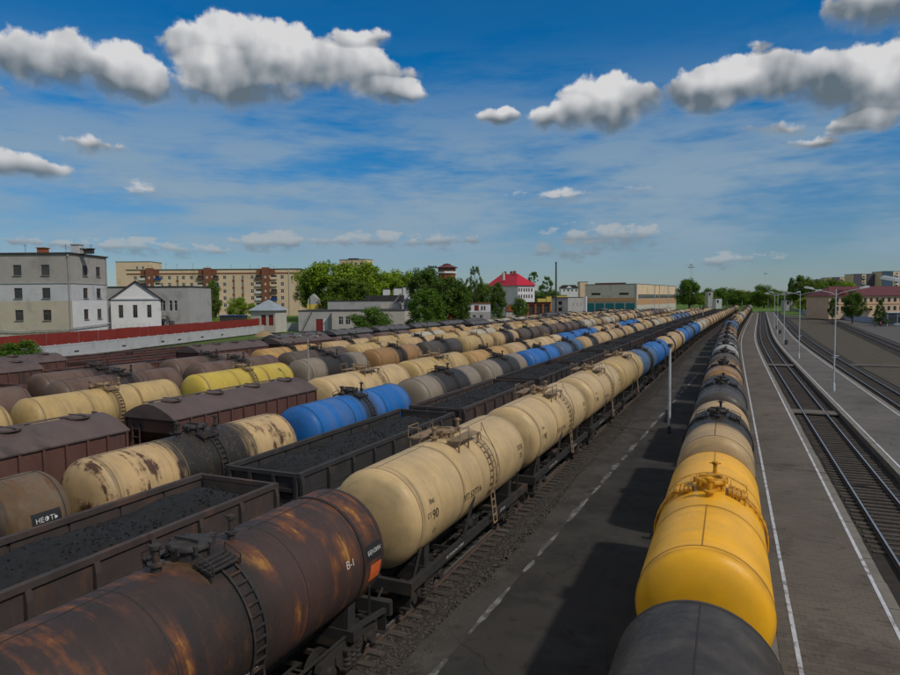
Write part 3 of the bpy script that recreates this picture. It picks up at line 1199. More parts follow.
def me_gond_frame():
    b = MB()
    for s in (-1, 1):
        b.box((s * (GW / 2 - .03), 0, GZ1 - .06), (.17, GL + .12, .15))
        b.box((s * (GW / 2 - .03), 0, GZ0 + .02), (.16, GL + .12, .2))
        b.box((0, s * GL / 2, GZ1 - .065), (GW - .2, .14, .13))
        b.box((0, s * GL / 2, GZ0), (GW - .2, .18, .3))
        for x in (-1.4, 1.4, -.5, .5):
            b.box((x, s * (GL / 2 + .03), (GZ0 + GZ1) / 2), (.12, .12, GZ1 - GZ0 - .2))
    b.box((0, 0, 1.0), (.42, GL + .3, .34))
    for s in (-1, 1):
        b.box((0, s * 4.33, 1.03), (2.7, .4, .25))
    for k in range(5):
        b.box((0, -3 + k * 1.5, 1.05), (2.9, .12, .2))
    b.box((0, 0, GZ0 - .04), (2.9, GL - .1, .05))
    b.lathe([(.001, -.45), (.2, -.44), (.2, .44), (.001, .45)], 12, 'y', (.55, 1.0, .82))
    return b.mesh('underframe', (None,), 30)


def me_gend():
    b = MB()
    b.box((0, 0, (GZ0 + GZ1) / 2), (GW - .3, .06, GZ1 - GZ0 - .2))
    for k in range(3):
        b.box((0, .05, GZ0 + .5 + k * .55), (GW - .35, .1, .12))
    return b.mesh('end_wall', (None,))


def me_gbody_simple():
    b = MB()
    for s in (-1, 1):
        b.box((s * GW / 2, 0, (GZ0 + GZ1) / 2), (.06, GL, GZ1 - GZ0 - .1))
        b.box((s * GW / 2, 0, GZ1 - .06), (.18, GL + .1, .14))
        b.box((s * GW / 2, 0, GZ0), (.18, GL + .1, .2))
        for k in range(9):
            b.box((s * (GW / 2 + .07), -GL / 2 + .08 + k * (GL - .16) / 8, (GZ0 + GZ1) / 2), (.12, .15, GZ1 - GZ0 - .15))
        b.box((0, s * GL / 2, (GZ0 + GZ1) / 2), (GW - .1, .1, GZ1 - GZ0 - .02))
    return b.mesh('body', (None,))


def gondola(row, Y, label, lod, m=None, text=None, load=True, seed=1):
    m = m or M_GOND
    t = thing('coal_gondola', label, 'gondola wagon', (ROW[row](Y), Y, 0), heading(row, Y), 'open gondola wagons in the yard')
    if load:
        c = obj('coal_load', cached(('coal', seed % 3), lambda: me_coal(seed % 3)), t, M_COAL)
    if lod == 0:
        obj('underframe', cached('gframe', me_gond_frame), t, m)
        pm, rm = cached('gpanel', me_gpanel), cached('grib', me_grib)
        for s in (-1, 1):
            for k in range(8):
                obj('side_panel', pm, t, m, (s * (GW / 2 - .03), -GL / 2 + .79 + k * 1.585, (GZ0 + GZ1) / 2), (0, 0, 0 if s > 0 else math.pi))
            for k in range(9):
                obj('rib', rm, t, m, (s * (GW / 2 - .01), -GL / 2 + .06 + k * (GL - .12) / 8, GZ0 + .08), (0, 0, 0 if s > 0 else math.pi))
            obj('end_wall', cached('gend', me_gend), t, m, (0, s * (GL / 2 - .03), 0), (0, 0, 0 if s > 0 else math.pi))
            obj('coupler', cached(('cp', s), lambda: me_coupler(s)), t, M_FRAME, (0, s * (GL / 2 + .15), 0))
        put_bogies(t, 0, 4.33)
        if text:
            for (s_, size, y, z, mm) in text:
                vs, fs = text_verts(s_, size)
                b = MB().add([(GW / 2 + .012, y + u, z + v) for (u, v) in vs], fs)
                obj('lettering', b.mesh('lettering', (mm,)), t)
    else:
        obj('body', cached('gbody', me_gbody_simple), t, m)
        if lod == 1:
            put_bogies(t, 1, 4.33)
        else:
            obj('underframe', cached('far_frame_g', lambda: me_far_frame(12.7)), t, M_FRAME)
    return t


# ---- covered hoppers
HW, HL = 3.1, 10.6


def hop_sec():
    return [(-HW / 2, 3.85), (HW / 2, 3.85)]


def me_hop_roof():
    b = MB()
    P = []
    for i in range(9):
        u = -1 + 2 * i / 8
        P.append((u * (HW / 2 + .06), 4.52 - .62 * abs(u) ** 1.7))
    P += [(HW / 2 + .06, 3.84), (-HW / 2 - .06, 3.84)]
    b.prism(P, -HL / 2 - .15, HL / 2 + .15, 'y')
    return b.mesh('roof', (None,), 25)


def me_hop_side():
    return MB().box((0, 0, 0), (.06, HL / 12 - .02, 2.35)).mesh('side_panel', (None,))


def me_hop_rib():
    return MB().box((0, 0, 0), (.10, .09, 2.4)).mesh('rib', (None,))


def me_hop_core():
    b = MB()
    # body between the side sheets, ends sloping in towards the outlets
    P = [(-HL / 2 + .02, 3.83), (HL / 2 - .02, 3.83), (HL / 2 - .02, 3.2), (HL / 2 - 1.7, 1.55), (2.6, .75), (1.2, .75), (.4, 1.5), (-.4, 1.5), (-1.2, .75), (-2.6, .75), (-HL / 2 + 1.7, 1.55), (-HL / 2 + .02, 3.2)]
    b.prism(P, -HW / 2 + .1, HW / 2 - .1, 'x')
    for s in (-1, 1):
        b.box((0, s * (HL / 2 - .1), 1.05), (2.9, .2, .35))
        for x in (-1.42, 1.42):
            b.bar((x, s * (HL / 2 - .15), 1.0), (x, s * (HL / 2 - .15), 3.83), .09, .12)
            b.bar((x, s * (HL / 2 - .2), 3.2), (x, s * (HL / 2 - 1.6), 1.3), .08, .08)
        for k in range(6):
            b.box((s * .9, s * (HL / 2 + .03), 1.4 + k * .38), (.45, .04, .04))
        for q in (.68, 1.12):
            b.box((s * q, s * (HL / 2 + .03), 2.4), (.04, .05, 2.3))
    for x in (-1, 1):
        b.box((x * 1.45, 0, 1.35), (.12, HL, .22))
    b.box((0, 0, 1.0), (.42, HL + .6, .34))
    for s in (-1, 1):
        b.box((0, s * 3.9, 1.03), (2.6, .4, .25))
    return b.mesh('hopper_body', (None,))


def me_hatch():
    b = MB()
    b.lathe([(.46, 0), (.46, .07), (.40, .10), (.001, .12)], 16)
    b.bar((-.5, 0, .12), (.5, 0, .12), .06, .04)
    return b.mesh('hatch', (None,), 35)


def me_roofwalk():
    b = MB()
    for x in (-.75, -.62):
        b.box((x, 0, 4.48), (.11, HL - .6, .03))
    for k in range(8):
        b.box((-.68, -HL / 2 + .7 + k * 1.46, 4.42), (.3, .06, .12))
    return b.mesh('roof_walkway', (None,))


def hopper(row, Y, label, lod, m=None, mr=None):
    m, mr = m or M_HOP, mr or M_HOPR
    t = thing('covered_hopper', label, 'hopper wagon', (ROW[row](Y), Y, 0), heading(row, Y), 'covered hopper wagons in the yard')
    obj('hopper_body', cached('hcore', me_hop_core), t, m)
    rf = obj('roof', cached('hroof', me_hop_roof), t, mr)
    hm = cached('hatch', me_hatch)
    for k in range(4):
        obj('hatch', hm, rf, mr, (.15, -4.2 + k * 2.8, 4.5))
    sp, rb = cached('hside', me_hop_side), cached('hrib', me_hop_rib)
    if lod < 2:
        obj('roof_walkway', cached('hwalk', me_roofwalk), rf, mr)
        for s in (-1, 1):
            for k in range(12):
                obj('side_panel', sp, t, m, (s * (HW / 2 - .05), -HL / 2 + (k + .5) * HL / 12, 2.65))
            for k in range(13):
                obj('rib', rb, t, m, (s * (HW / 2 + .02), -HL / 2 + k * HL / 12, 2.62))
        put_bogies(t, lod, 3.9)
        for s in (-1, 1):
            obj('coupler', cached(('cp', s), lambda: me_coupler(s)), t, M_FRAME, (0, s * (HL / 2 + .25), 0))
    else:
        def side():
            b = MB()
            for s in (-1, 1):
                b.box((s * (HW / 2 - .05), 0, 2.65), (.06, HL, 2.35))
                for k in range(13):
                    b.box((s * (HW / 2 + .02), -HL / 2 + k * HL / 12, 2.62), (.1, .09, 2.4))
            return b.mesh('side_wall', (None,))
        obj('side_wall', cached('hsidefar', side), t, m)
        obj('underframe', cached('far_frame_h', lambda: me_far_frame(11.6)), t, M_FRAME)
    return t


# ---- make up the trains
ORD = ['', 'first', 'second', 'third', 'fourth', 'fifth', 'sixth', 'seventh', 'eighth', 'ninth', 'tenth', '11th', '12th', '13th', '14th', '15th', '16th', '17th', '18th', '19th', '20th',
       '21st', '22nd', '23rd', '24th', '25th', '26th', '27th', '28th', '29th', '30th', '31st', '32nd', '33rd', '34th', '35th', '36th', '37th', '38th', '39th', '40th', '41st', '42nd']
ROWNAME = {'T': 'in the platform-side train', 'A': 'in the asphalt-side train', 'B': 'in the coal train left of asphalt', 'C': 'in third row left of asphalt',
           'D': 'in fourth row left of asphalt', 'E': 'in fifth row left of asphalt', 'F': 'in sixth row left of asphalt', 'G': 'in seventh row left of asphalt',
           'H': 'in eighth row left of asphalt', 'I': 'in ninth row left of asphalt', 'J': 'in the row farthest left, by the wall'}


def lod_of(row, Y):
    p = Vector((ROW[row](Y), Y, 0))
    D = p.x * CF.x + p.y * CF.y
    return 0 if D < 52 else (1 if D < 120 else 2)


def make_train(row, y_first, seq, fill, y_end, rs, big=(), sill=(), special=None, gm=None):
    """y_first: centre of the first wagon. seq: explicit looks; fill: weighted list for the rest."""
    rnd = random.Random(rs)
    special = special or {}
    LEN = {'gond': 13.92, 'gondx': 13.92, 'hop': 13.2, 'hopg': 13.2}
    y, n, prev = y_first, 0, None
    while y < y_end:
        n += 1
        look = seq[n - 1] if n <= len(seq) else (prev if (prev and rnd.random() < .38) else rnd.choice(fill))
        L = LEN.get(look, 12.02)
        if n > 1:
            y += (L + lastL) / 2
        sp = special.get(n, {})
        y += sp.get('dy', 0)
        lod = lod_of(row, y)
        what = {'gond': 'coal-loaded gondola wagon', 'gondx': 'brown gondola wagon', 'hop': 'brown covered hopper wagon', 'hopg': 'grey-roofed covered hopper wagon'}.get(look)
        what = what or LOOK[look] + ' tank wagon'
        label = '%s, %s from near end %s' % (what, ORD[n], ROWNAME[row])
        if look in ('gond', 'gondx'):
            gondola(row, y, label, lod, (gm or [M_GOND2, M_GOND])[n % 2] if look == 'gond' else M_HOP, sp.get('text'), True, n)
        elif look in ('hop', 'hopg'):
            hopper(row, y, label, lod, M_HOP if look == 'hop' else M_GOND2, M_HOPR if look == 'hop' else M_HOPG)
        else:
            tank_wagon(row, y, look, label, lod, n in big or (n > 12 and rnd.random() < .3), n in sill or look == 'cream', sp.get('fit'), sp.get('text'))
        lastL, prev = L, look


W, K = M_WHITE, M_DARKL
make_beige = [('90', .42, -3.95, 2, K), ('Вес', .2, -4.05, 18, K), ('12', .22, -3.95, -18, K), ('УП 527716', .34, -.95, -6, K), ('СТ', .2, -4.35, 4, K), ('ПГК', .3, 4.3, 12, K), ('25', .3, 4.3, 0, K)]
MIXED = ['gold'] * 2 + ['cream_spill'] * 4 + ['cream_dark'] * 3 + ['pale'] * 3 + ['tan'] * 3 + ['sand'] * 3 + ['greyblack'] * 3 + ['black', 'brown', 'orange', 'bluegrey', 'silver', 'blueclean', 'cream']
YARD = ['gold'] * 3 + ['cream_spill'] * 5 + ['sand'] * 2 + ['cream_dark'] * 3 + ['tan'] * 3 + ['pale'] * 3 + ['greyblack', 'brown', 'silver']
OLD = ['darkbrown'] * 3 + ['brown'] * 3 + ['greyblack'] * 2 + ['tan'] * 2 + ['cream_spill'] * 2 + ['cream_dark']


def build_trains():
    make_train('T', 7.2, ['black', 'yellow', 'cream_dark', 'black', 'orange', 'darkbrown', 'silver', 'black', 'greyblack', 'orange', 'orange', 'bluegrey', 'bluegrey', 'tan'], MIXED, 430, 3,
               special={2: {'fit': M_FIT_Y}})
    make_train('A', 9.7, ['rust', 'cream', 'cream', 'cream', 'sand', 'bluegrey', 'blueclean', 'cream_spill', 'cream_spill', 'blueclean', 'bluegrey', 'blueclean', 'pale', 'pale', 'tan', 'cream_spill', 'cream_spill'],
               ['cream_spill', 'tan', 'pale', 'sand', 'sand', 'greyblack'], 430, 5, big=(1, 2, 3, 4, 5), sill=(2, 3, 4, 5),
               special={1: {'text': [('#.72x.4', 0, 4.48, 8, M_PLATE), ('БЕНЗИН', .15, 4.48, 8, W), ('#.5x.45', 0, 4.55, -13, M_ORANGE), ('В-1', .24, 3.4, 10, W), ('#.8x.4', 0, -.2, -24, M_PLATE), ('ОПАСНО', .2, -.2, -24, W)]},
                        2: {'text': make_beige}, 3: {'text': make_beige}, 4: {'text': make_beige}})
    make_train('B', 10.35, ['gond'] * 26, ['gond'], 330, 6, special={1: {'text': [('60 21 4457', .26, 3.6, 2.05, W), ('6187', .26, -2.5, 2.3, W)]}, 2: {'text': [('6187', .26, -4.2, 2.3, W)]}})
    make_train('C', 8.9, ['ochre', 'peeling', 'blue', 'greyblack', 'greyblack', 'blueclean', 'bluegrey', 'cream_dark', 'cream_spill', 'tan', 'cream_dark', 'cream_spill', 'cream_dark', 'pale', 'cream_spill', 'cream_spill', 'bluegrey', 'bluegrey', 'bluegrey'],
               YARD, 340, 8, special={1: {'text': [('#.9x.62', 0, 4.0, 8, M_PLATE), ('НЕФТЬ', .2, 4.0, 11, W), ('1203', .2, 4.0, 3, W)]}, 2: {'dy': -.9, 'text': [('#.8x.44', 0, -4.2, -2, M_PLATE)]}, 3: {'dy': -.6, 'text': [('АЗС', .2, -3.4, -4, W)]}})
    make_train('D', 14.3, ['hop', 'hop', 'cream', 'sand', 'gold', 'cream_spill', 'cream', 'blueclean', 'blueclean', 'cream_spill', 'tan', 'blueclean', 'blueclean', 'cream_spill'], YARD, 330, 9, big=(3, 4), special={3: {'dy': 0.2}})
    make_train('E', 17.3, ['sand', 'sand', 'lemon', 'greyblack', 'orange', 'black', 'sand', 'cream_dark', 'darkbrown', 'darkbrown', 'brown', 'darkbrown', 'pale', 'tan'], OLD + YARD, 320, 11, sill=(2,), special={2: {'dy': -.9}})
    make_train('F', 22.5, ['brown', 'brown', 'brown', 'darkbrown', 'sand', 'cream_spill', 'sand', 'pale', 'cream_dark', 'sand', 'cream_spill'], OLD, 310, 13)
    make_train('G', 24.0, ['gondx', 'brown', 'brown', 'gold', 'cream_spill', 'sand', 'pale', 'gold', 'cream_spill'], OLD + ['cream_spill', 'pale', 'gold', 'gold', 'sand'], 300, 14)
    make_train('H', 30.0, ['hop', 'gondx', 'hop', 'hop', 'brown', 'brown', 'gold', 'tan', 'hopg'], OLD + ['hopg', 'gold', 'cream_spill', 'tan'], 300, 15)
    make_train('J', 46.0, ['gondx', 'gondx', 'gondx', 'gond'], ['gondx', 'gond'], 150, 17)
    make_train('I', 36.0, ['hop', 'gondx', 'gond', 'hopg', 'hopg', 'hopg', 'hopg', 'hopg'], ['hopg', 'hopg', 'gond', 'pale', 'cream_spill', 'tan'], 290, 16)

# ------------------------------------------------------------------ ground, tracks, platforms
def ground_mat():
    m, g, b = new_mat('yard_ground')
    tc = g.node('ShaderNodeTexCoord')
    P = tc.outputs['Object']
    n = g.noise(P, .05, 6, .6)
    n2 = g.noise(P, .6, 6, .65)
    n3 = g.noise(P, 14, 3, .6)
    c = g.mix(g.ramp(n2, .3, .7), (.050, .045, .040), (.095, .085, .073))
    c = g.mix(g.ramp(n, .47, .58, 0, .8), c, (.075, .085, .030))
    c = g.mix(g.math('MULTIPLY', n3, .5), c, (.03, .028, .026))
    x, y, z = g.sep(P)
    gr = g.ramp(g.math('ADD', x, g.math('MULTIPLY', g.math('SUBTRACT', n2, .5), 30)), -95, -122)
    gc = g.mix(n2, (.045, .095, .014), (.105, .17, .028))
    far = g.ramp(y, 330, 420)
    c = g.mix(g.math('MAXIMUM', gr, far), c, gc)
    g.put(b.inputs['Base Color'], c)
    b.inputs['Roughness'].default_value = .95
    b.inputs['Specular IOR Level'].default_value = .15
    bn = g.node('ShaderNodeBump')
    bn.inputs['Strength'].default_value = .6
    bn.inputs['Distance'].default_value = .05
    g.l.new(n3, bn.inputs['Height'])
    g.l.new(bn.outputs[0], b.inputs['Normal'])
    return m


mat('ballast', (.030, .025, .021), .95, .45, 3.0, bump=1.0, bscale=16, patch=(.050, .042, .034), pscale=.5)
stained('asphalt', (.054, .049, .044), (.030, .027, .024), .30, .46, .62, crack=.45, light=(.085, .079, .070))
stained('asphalt_shaded', (.036, .033, .030), (.021, .020, .019), .33, .44, .62, crack=.5, light=(.052, .048, .043))  # lane asphalt with the tank train's shade painted into its colour
mat('old_white_paint', (.165, .16, .15), .9, .3, 4, patch=(.075, .074, .073), pscale=2.2, patch_lo=.42, patch_hi=.54)
mat('white_edge_line', (.46, .47, .50), .75, .25, 5, patch=(.2, .19, .18), pscale=2.5, patch_lo=.5, patch_hi=.66)
stained('paver', (.128, .108, .090), (.080, .067, .056), .30, .48, .68, fine=.3, light=(.155, .134, .115))
stained('paver_far', (.120, .101, .085), (.076, .064, .053), .30, .48, .68, fine=.3, light=(.145, .127, .108))
stained('platform_concrete', (.118, .108, .099), (.080, .073, .066), .22, .48, .68, crack=.5, fine=.25)
mat('forecourt', (.085, .079, .073), .9, .2, .3)
mat('kerb_concrete', (.16, .145, .125), .9, .25, 1.5, bump=.3)
mat('gravel_light', (.066, .053, .037), .95, .3, .6, bump=.8, bscale=18, patch=(.062, .058, .034), pscale=.12)
mat('deck_timber', (.13, .11, .095), .9, .3, 2, stretch=(1, 6, 1), bump=.3)


def build_ground():
    b = MB()
    # one sheet to the horizon with a low rise under the far left housing
    xs = [-3000, -1600, -900, -500, -380, -300, -240, -200, -160, -130, -110, -80, -40, 0, 40, 100, 200, 400, 900, 1800, 3000]
    ys = [-300, -60, 0, 40, 80, 120, 160, 200, 240, 300, 360, 450, 600, 900, 1400, 2200, 3600]
    vs = []
    for y in ys:
        for x in xs:
            r = min(1, max(0, (-x - 118) / 40)) * min(1, max(0, (y - 120) / 60))
            r = r * r * (3 - 2 * r)
            vs.append((x, y, -.36 + 2.9 * r))
    nx = len(xs)
    b.add(vs, [(j * nx + i, j * nx + i + 1, (j + 1) * nx + i + 1, (j + 1) * nx + i) for j in range(len(ys) - 1) for i in range(nx - 1)])
    struct('ground', b.mesh('ground', (ground_mat(),), 60))
    for row, y0, y1, sl in (('T', 0, 460, None), ('A', 4, 460, (11, 62, 120)), ('B', 4, 380, None), ('C', 4, 380, None), ('D', 4, 380, None), ('E', 6, 380, None), ('F', 10, 380, None), ('G', 14, 380, None),
                            ('H', 18, 380, None), ('I', 26, 380, None), ('J', 30, 200, None), ('R1', 14, 460, (28, 120, 220)), ('R2', 40, 460, (62, 130, 220)), ('R3', 110, 600, (125, 190, 320))):
        track(row, y0, y1, sl)
    # asphalt lane between the two nearest trains
    ys = ysteps(2, 330)
    fl = lambda y: x_left(y) + 2.15 + .25 * math.sin(y * .31) * math.exp(-y / 90)
    fr = lambda y: ROW['T'](y) - 1.75
    edge = lambda y: min(-7.35 + .046 * y, fr(y) - .5)
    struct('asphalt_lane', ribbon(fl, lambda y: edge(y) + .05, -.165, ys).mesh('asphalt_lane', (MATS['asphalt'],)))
    struct('lane_pavement', ribbon(edge, fr, -.150, ys).mesh('lane_pavement', (MATS['asphalt_shaded'],)))  # darker tone right of the old line stands in for the train's shadow
    # worn dashes of the old line
    rnd = random.Random(4)
    y = 12.0
    while y < 84:
        L = rnd.uniform(1.0, 3.6)
        w = rnd.uniform(.05, .20)
        n = max(2, int(L / .35))
        vs, yy = [], [y + L * i / n for i in range(n + 1)]
        for i, q in enumerate(yy):
            tp = math.sin(math.pi * (i + .35) / (n + .7)) ** .6
            vs.append((edge(q) - .02 - w * tp * rnd.uniform(.5, 1.3), q, -.1455))
            vs.append((edge(q) + .02 + .09 * tp * rnd.uniform(.3, 1.2), q, -.1455))
        bb = MB().add(vs, [(2 * i, 2 * i + 1, 2 * i + 3, 2 * i + 2) for i in range(n)])
        struct('painted_line', bb.mesh('painted_line', (MATS['old_white_paint'],)))
        y += L + rnd.uniform(.15, 1.6)


def build_gravel():
    # loose stones along the edge of the asphalt lane and round the platform track
    r = np.random.RandomState(11)
    base = np.array([(-1, -1, -.6), (1, -1, -.6), (1, 1, -.6), (-1, 1, -.6), (0, 0, .8)]) * .5
    V, Fc = [], []
    def stone(x, y, z, s):
        a = r.uniform(0, 6.28)
        c, sn = math.cos(a), math.sin(a)
        o = len(V)
        for (p, q, w) in base + r.normal(size=base.shape) * .12:
            V.append((x + (p * c - q * sn) * s, y + (p * sn + q * c) * s, z + w * s * .7))
        Fc.extend([(o, o + 1, o + 4), (o + 1, o + 2, o + 4), (o + 2, o + 3, o + 4), (o + 3, o, o + 4)])
    for _ in range(9000):
        y = 9 + 44 * r.rand() ** 1.5
        x = x_left(y) + r.uniform(.9, 2.5)
        z = -.205 if x - x_left(y) < 1.7 else -.16 - (.06 if x - x_left(y) < 2.1 else 0)
        stone(x, y, z, r.uniform(.03, .085))
    for _ in range(7000):
        y = 28 + 60 * r.rand() ** 1.3
        stone(6.3 + x_right(y) + r.uniform(-1.65, 1.65), y, -.2, r.uniform(.03, .08))
    me = bpy.data.meshes.new('loose_gravel')
    me.from_pydata(V, [], Fc)
    me.materials.append(mat('loose_stone', (.062, .054, .047), .95, .5, 5))
    tag(obj('loose_gravel', me), 'loose grey stones along the asphalt edge and platform track', 'gravel', None, 'stuff')


def platform(name, xl, xr, y0, y1, top, m_top, lines, m_edge):
    ys = ysteps(y0, y1)
    fx = lambda y: x_right(y)
    p = struct(name, sweep(fx, ys, [(xl + .28, -.34), (xr - .28, -.34), (xr - .28, top), (xl + .28, top)]).mesh(name, (m_top,)))
    # kerb stones along both edges
    kb = cached('kerbstone', lambda: MB().box((0, 0, 0), (.30, 1.96, .30)).mesh('kerb_stone', (m_edge,)))
    for (x, s) in ((xl + .13, -1), (xr - .13, 1)):
        y, k = y0 + 1, 0
        rest = MB()
        while y < y1 - 1:
            X = x + fx(y)
            if X < -100 or y < 150:
                obj('kerb_stone', kb, p, None, (X + random.uniform(-.015, .015), y, top - .147 + random.uniform(-.006, .008)), (0, 0, -math.atan((fx(y + 1) - fx(y - 1)) / 2)))
            else:
                rest.box((X, y, top - .147), (.30, 1.97, .30))
            y += 2
        o = obj('far_kerb', rest.mesh('far_kerb', (m_edge,)), p)
        o['kind'] = 'stuff'
        wall = sweep(fx, ys, [(x - .13, -.34), (x + .13, -.34), (x + .13, top - .3), (x - .13, top - .3)])
        obj('edge_wall', wall.mesh('edge_wall', (m_edge,)), p)
    for x in lines:
        obj('edge_line', sweep(fx, ys, [(x - .055, top + .010), (x + .055, top + .010), (x + .055, top + .016), (x - .055, top + .016)]).mesh('edge_line', (MATS['white_edge_line'],)), p)
    return p


def build_platforms():
    top = .2
    p = platform('paved_platform', 1.0, 4.62, 4, 400, top, MATS['paver_far'], (1.72, 4.28), MATS['kerb_concrete'])
    # paving stones laid in running bond; the nearest ones single
    me = cached('paver', lambda: MB().box((0, 0, 0), (.324, .211, .05)).mesh('paving_stone', (MATS['paver'],)))
    x0, x1 = 1.29, 4.33
    pw, pl = .33, .217
    rest = MB()
    n, y, r = 0, 14.2, 0
    while y < 62:
        off = (r % 2) * .5
        k = 0
        while True:
            xa = x0 + (k - off) * pw
            xb = min(xa + pw, x1)
            xa2 = max(xa, x0)
            if xa2 >= x1 - .03:
                break
            X = (xa2 + xb) / 2
            k += 1
            if xb - xa2 < .05:
                continue
            dz = random.uniform(-.002, .0025)
            D = y * CF.y + X * CF.x
            if n < 300:
                obj('paving_stone', me, p, None, (X, y, top - .018 + dz), (random.uniform(-.006, .006), random.uniform(-.006, .006), random.uniform(-.01, .01)), ((xb - xa2) / pw, 1, 1))
                n += 1
            else:
                rest.box((X, y, top - .018 + dz), ((xb - xa2) - .006, .211, .05))
        y += pl
        r += 1
    o = obj('far_paving', rest.mesh('far_paving', (MATS['paver'],)), p)
    o['kind'] = 'stuff'
    platform('concrete_platform', 8.0, 12.25, 25, 420, top, MATS['platform_concrete'], (8.35, 11.85), MATS['kerb_concrete'])
    # timber crossings between the platforms
    plank = cached('plank', lambda: MB().box((0, 0, 0), (1.45, .23, .09)).mesh('plank', (MATS['deck_timber'],)))
    plank2 = cached('plank2', lambda: MB().box((0, 0, 0), (.72, .23, .09)).mesh('plank', (MATS['deck_timber'],)))
    for yc, nn, lab in ((59.5, 7, 'nearer timber foot crossing over the track between the platforms'), (99, 9, 'farther timber foot crossing over the track between the platforms')):
        t = thing('foot_crossing', lab, 'crossing', (0, yc, 0), 0, 'timber crossings over the platform track')
        for k in range(nn):
            yy = (k - nn / 2) * .245
            obj('plank', plank, t, None, (6.3 + x_right(yc), yy, -.035 + random.uniform(-.01, .01)), (0, 0, random.uniform(-.01, .01)))
            for s in (-1, 1):
                obj('plank', plank2, t, None, (6.3 + x_right(yc) + s * 1.25, yy, -.035 + random.uniform(-.01, .01)))
    # gravel and walkway beyond the second platform
    ys = ysteps(60, 330)
    struct('gravel_strip', ribbon(lambda y: 16.2 + x_right(y), lambda y: max(x_far(y) - 2.4, 16.3 + x_right(y)), -.300, ys).mesh('gravel_strip', (MATS['gravel_light'],)))
    b = MB()
    b.box((20.5, 104, -.22), (10.5, 2.2, .14))
    struct('crossing_path', b.mesh('crossing_path', (MATS['platform_concrete'],)))
    struct('station_forecourt', ribbon(lambda y: x_far(y) + 2.6, lambda y: x_far(y) + 60, -.28, ysteps(130, 420)).mesh('station_forecourt', (MATS['forecourt'],)))


# ------------------------------------------------------------------ poles and lamps
M_POLE = mat('galvanised_pole', (.42, .45, .47), .55, .15, 3, patch=(.28, .28, .27), pscale=1.2)
M_LAMPH = plain('lamp_head_grey', (.55, .58, .60))
M_POLED = plain('dark_pole', (.05, .05, .05))
M_CONCP = mat('concrete_pole', (.30, .29, .27), .85, .2, 3)


def platform_lamp(X, Y, label):
    t = thing('platform_lamp', label, 'street lamp', (X, Y, .2), 0, 'twin-armed lamps on the concrete platform')
    obj('base', cached('pl_base', lambda: MB().lathe([(.001, 0), (.14, 0), (.14, .7), (.10, .78), (.001, .78)], 12).mesh('base', (M_POLE,), 40)), t)
    obj('pole', cached('pl_pole', lambda: MB().lathe([(.075, .7), (.065, 4), (.05, 9.6), (.001, 9.62)], 12).mesh('pole', (M_POLE,), 40)), t)
    for s in (-1, 1):
        obj('arm', cached(('pl_arm', s), lambda: MB().tube([(0, 0, 9.1), (s * .45, 0, 9.32), (s * 1.2, 0, 9.52), (s * 1.9, 0, 9.66)], .035, 6).mesh('arm', (M_POLE,), 40)), t)

        def head():
            b = MB()
            P = [(-.13, 0), (-.16, .3), (-.10, .85), (.10, .85), (.16, .3), (.13, 0)]
            b.prism(P, -.05, .09, 'z')
            b.prism([(x * .7, y * .8 + .1) for x, y in P], .09, .15, 'z')
            return b.mesh('lamp_head', (M_LAMPH,))
        obj('lamp_head', cached('pl_head', head), t, None, (s * 1.85, 0, 9.66), (R_(12), 0, -s * math.pi / 2))
    obj('lamp_bracket', cached('pl_br', lambda: MB().box((0, .12, 3.2), (.35, .22, .12)).box((.2, .2, 3.35), (.4, .3, .05)).mesh('lamp_bracket', (M_POLE,))), t)
    return t


def mast(name, label, p, h, parts, group=None):
    t = thing(name, label, 'light mast', p, 0, group)
    q_ = .65 if parts == 'tee' else 1.0
    obj('pole', MB().lathe([(.11 * q_, 0), (.09 * q_, h * .5), (.07 * q_, h), (.001, h + .01)], 10).mesh('pole', (M_CONCP if parts == 'tee' else M_POLE,), 40), t)
    b = MB()
    if parts == 'tee':
        b.bar((-.9, 0, h), (.9, 0, h), .08, .08)
        for s in (-1, 1):
            b.box((s * .8, -.12, h + .08), (.4, .22, .11))
        obj('lamp_head', b.mesh('lamp_head', (M_CONCP,)), t)
    elif parts == 'cap':
        b.lathe([(.08, h), (.17, h + .03), (.17, h + .22), (.001, h + .26)], 10)
        obj('lamp_head', b.mesh('lamp_head', (M_POLED,), 40), t)
        obj('base', MB().lathe([(.12, 0), (.12, .5), (.10, .52)], 10).mesh('base', (M_POLED,)), t)
    elif parts == 'flood':
        b.bar((-1.3, 0, h), (1.3, 0, h), .12, .12)
        for k in range(4):
            b.box((-1.2 + .8 * k, -.2, h + .35), (.5, .4, .55))
        obj('floodlights', b.mesh('floodlights', (M_POLED,)), t)
    elif parts == 'crown':
        b.lathe([(1.3, h - 1.0), (1.4, h - 1.0), (1.4, h - .8), (1.3, h - .8)], 12)
        for k in range(8):
            q = k / 8 * 6.283
            b.box((1.35 * math.cos(q), 1.35 * math.sin(q), h - .55), (.5, .5, .55))
            b.bar((0, 0, h - 1.4), (1.3 * math.cos(q), 1.3 * math.sin(q), h - .9), .06, .06)
        b.lathe([(.5, h + .2), (1.0, h + .5), (1.0, h + .7), (.001, h + .8)], 10)
        obj('floodlights', b.mesh('floodlights', (M_LAMPH,)), t)
    return t


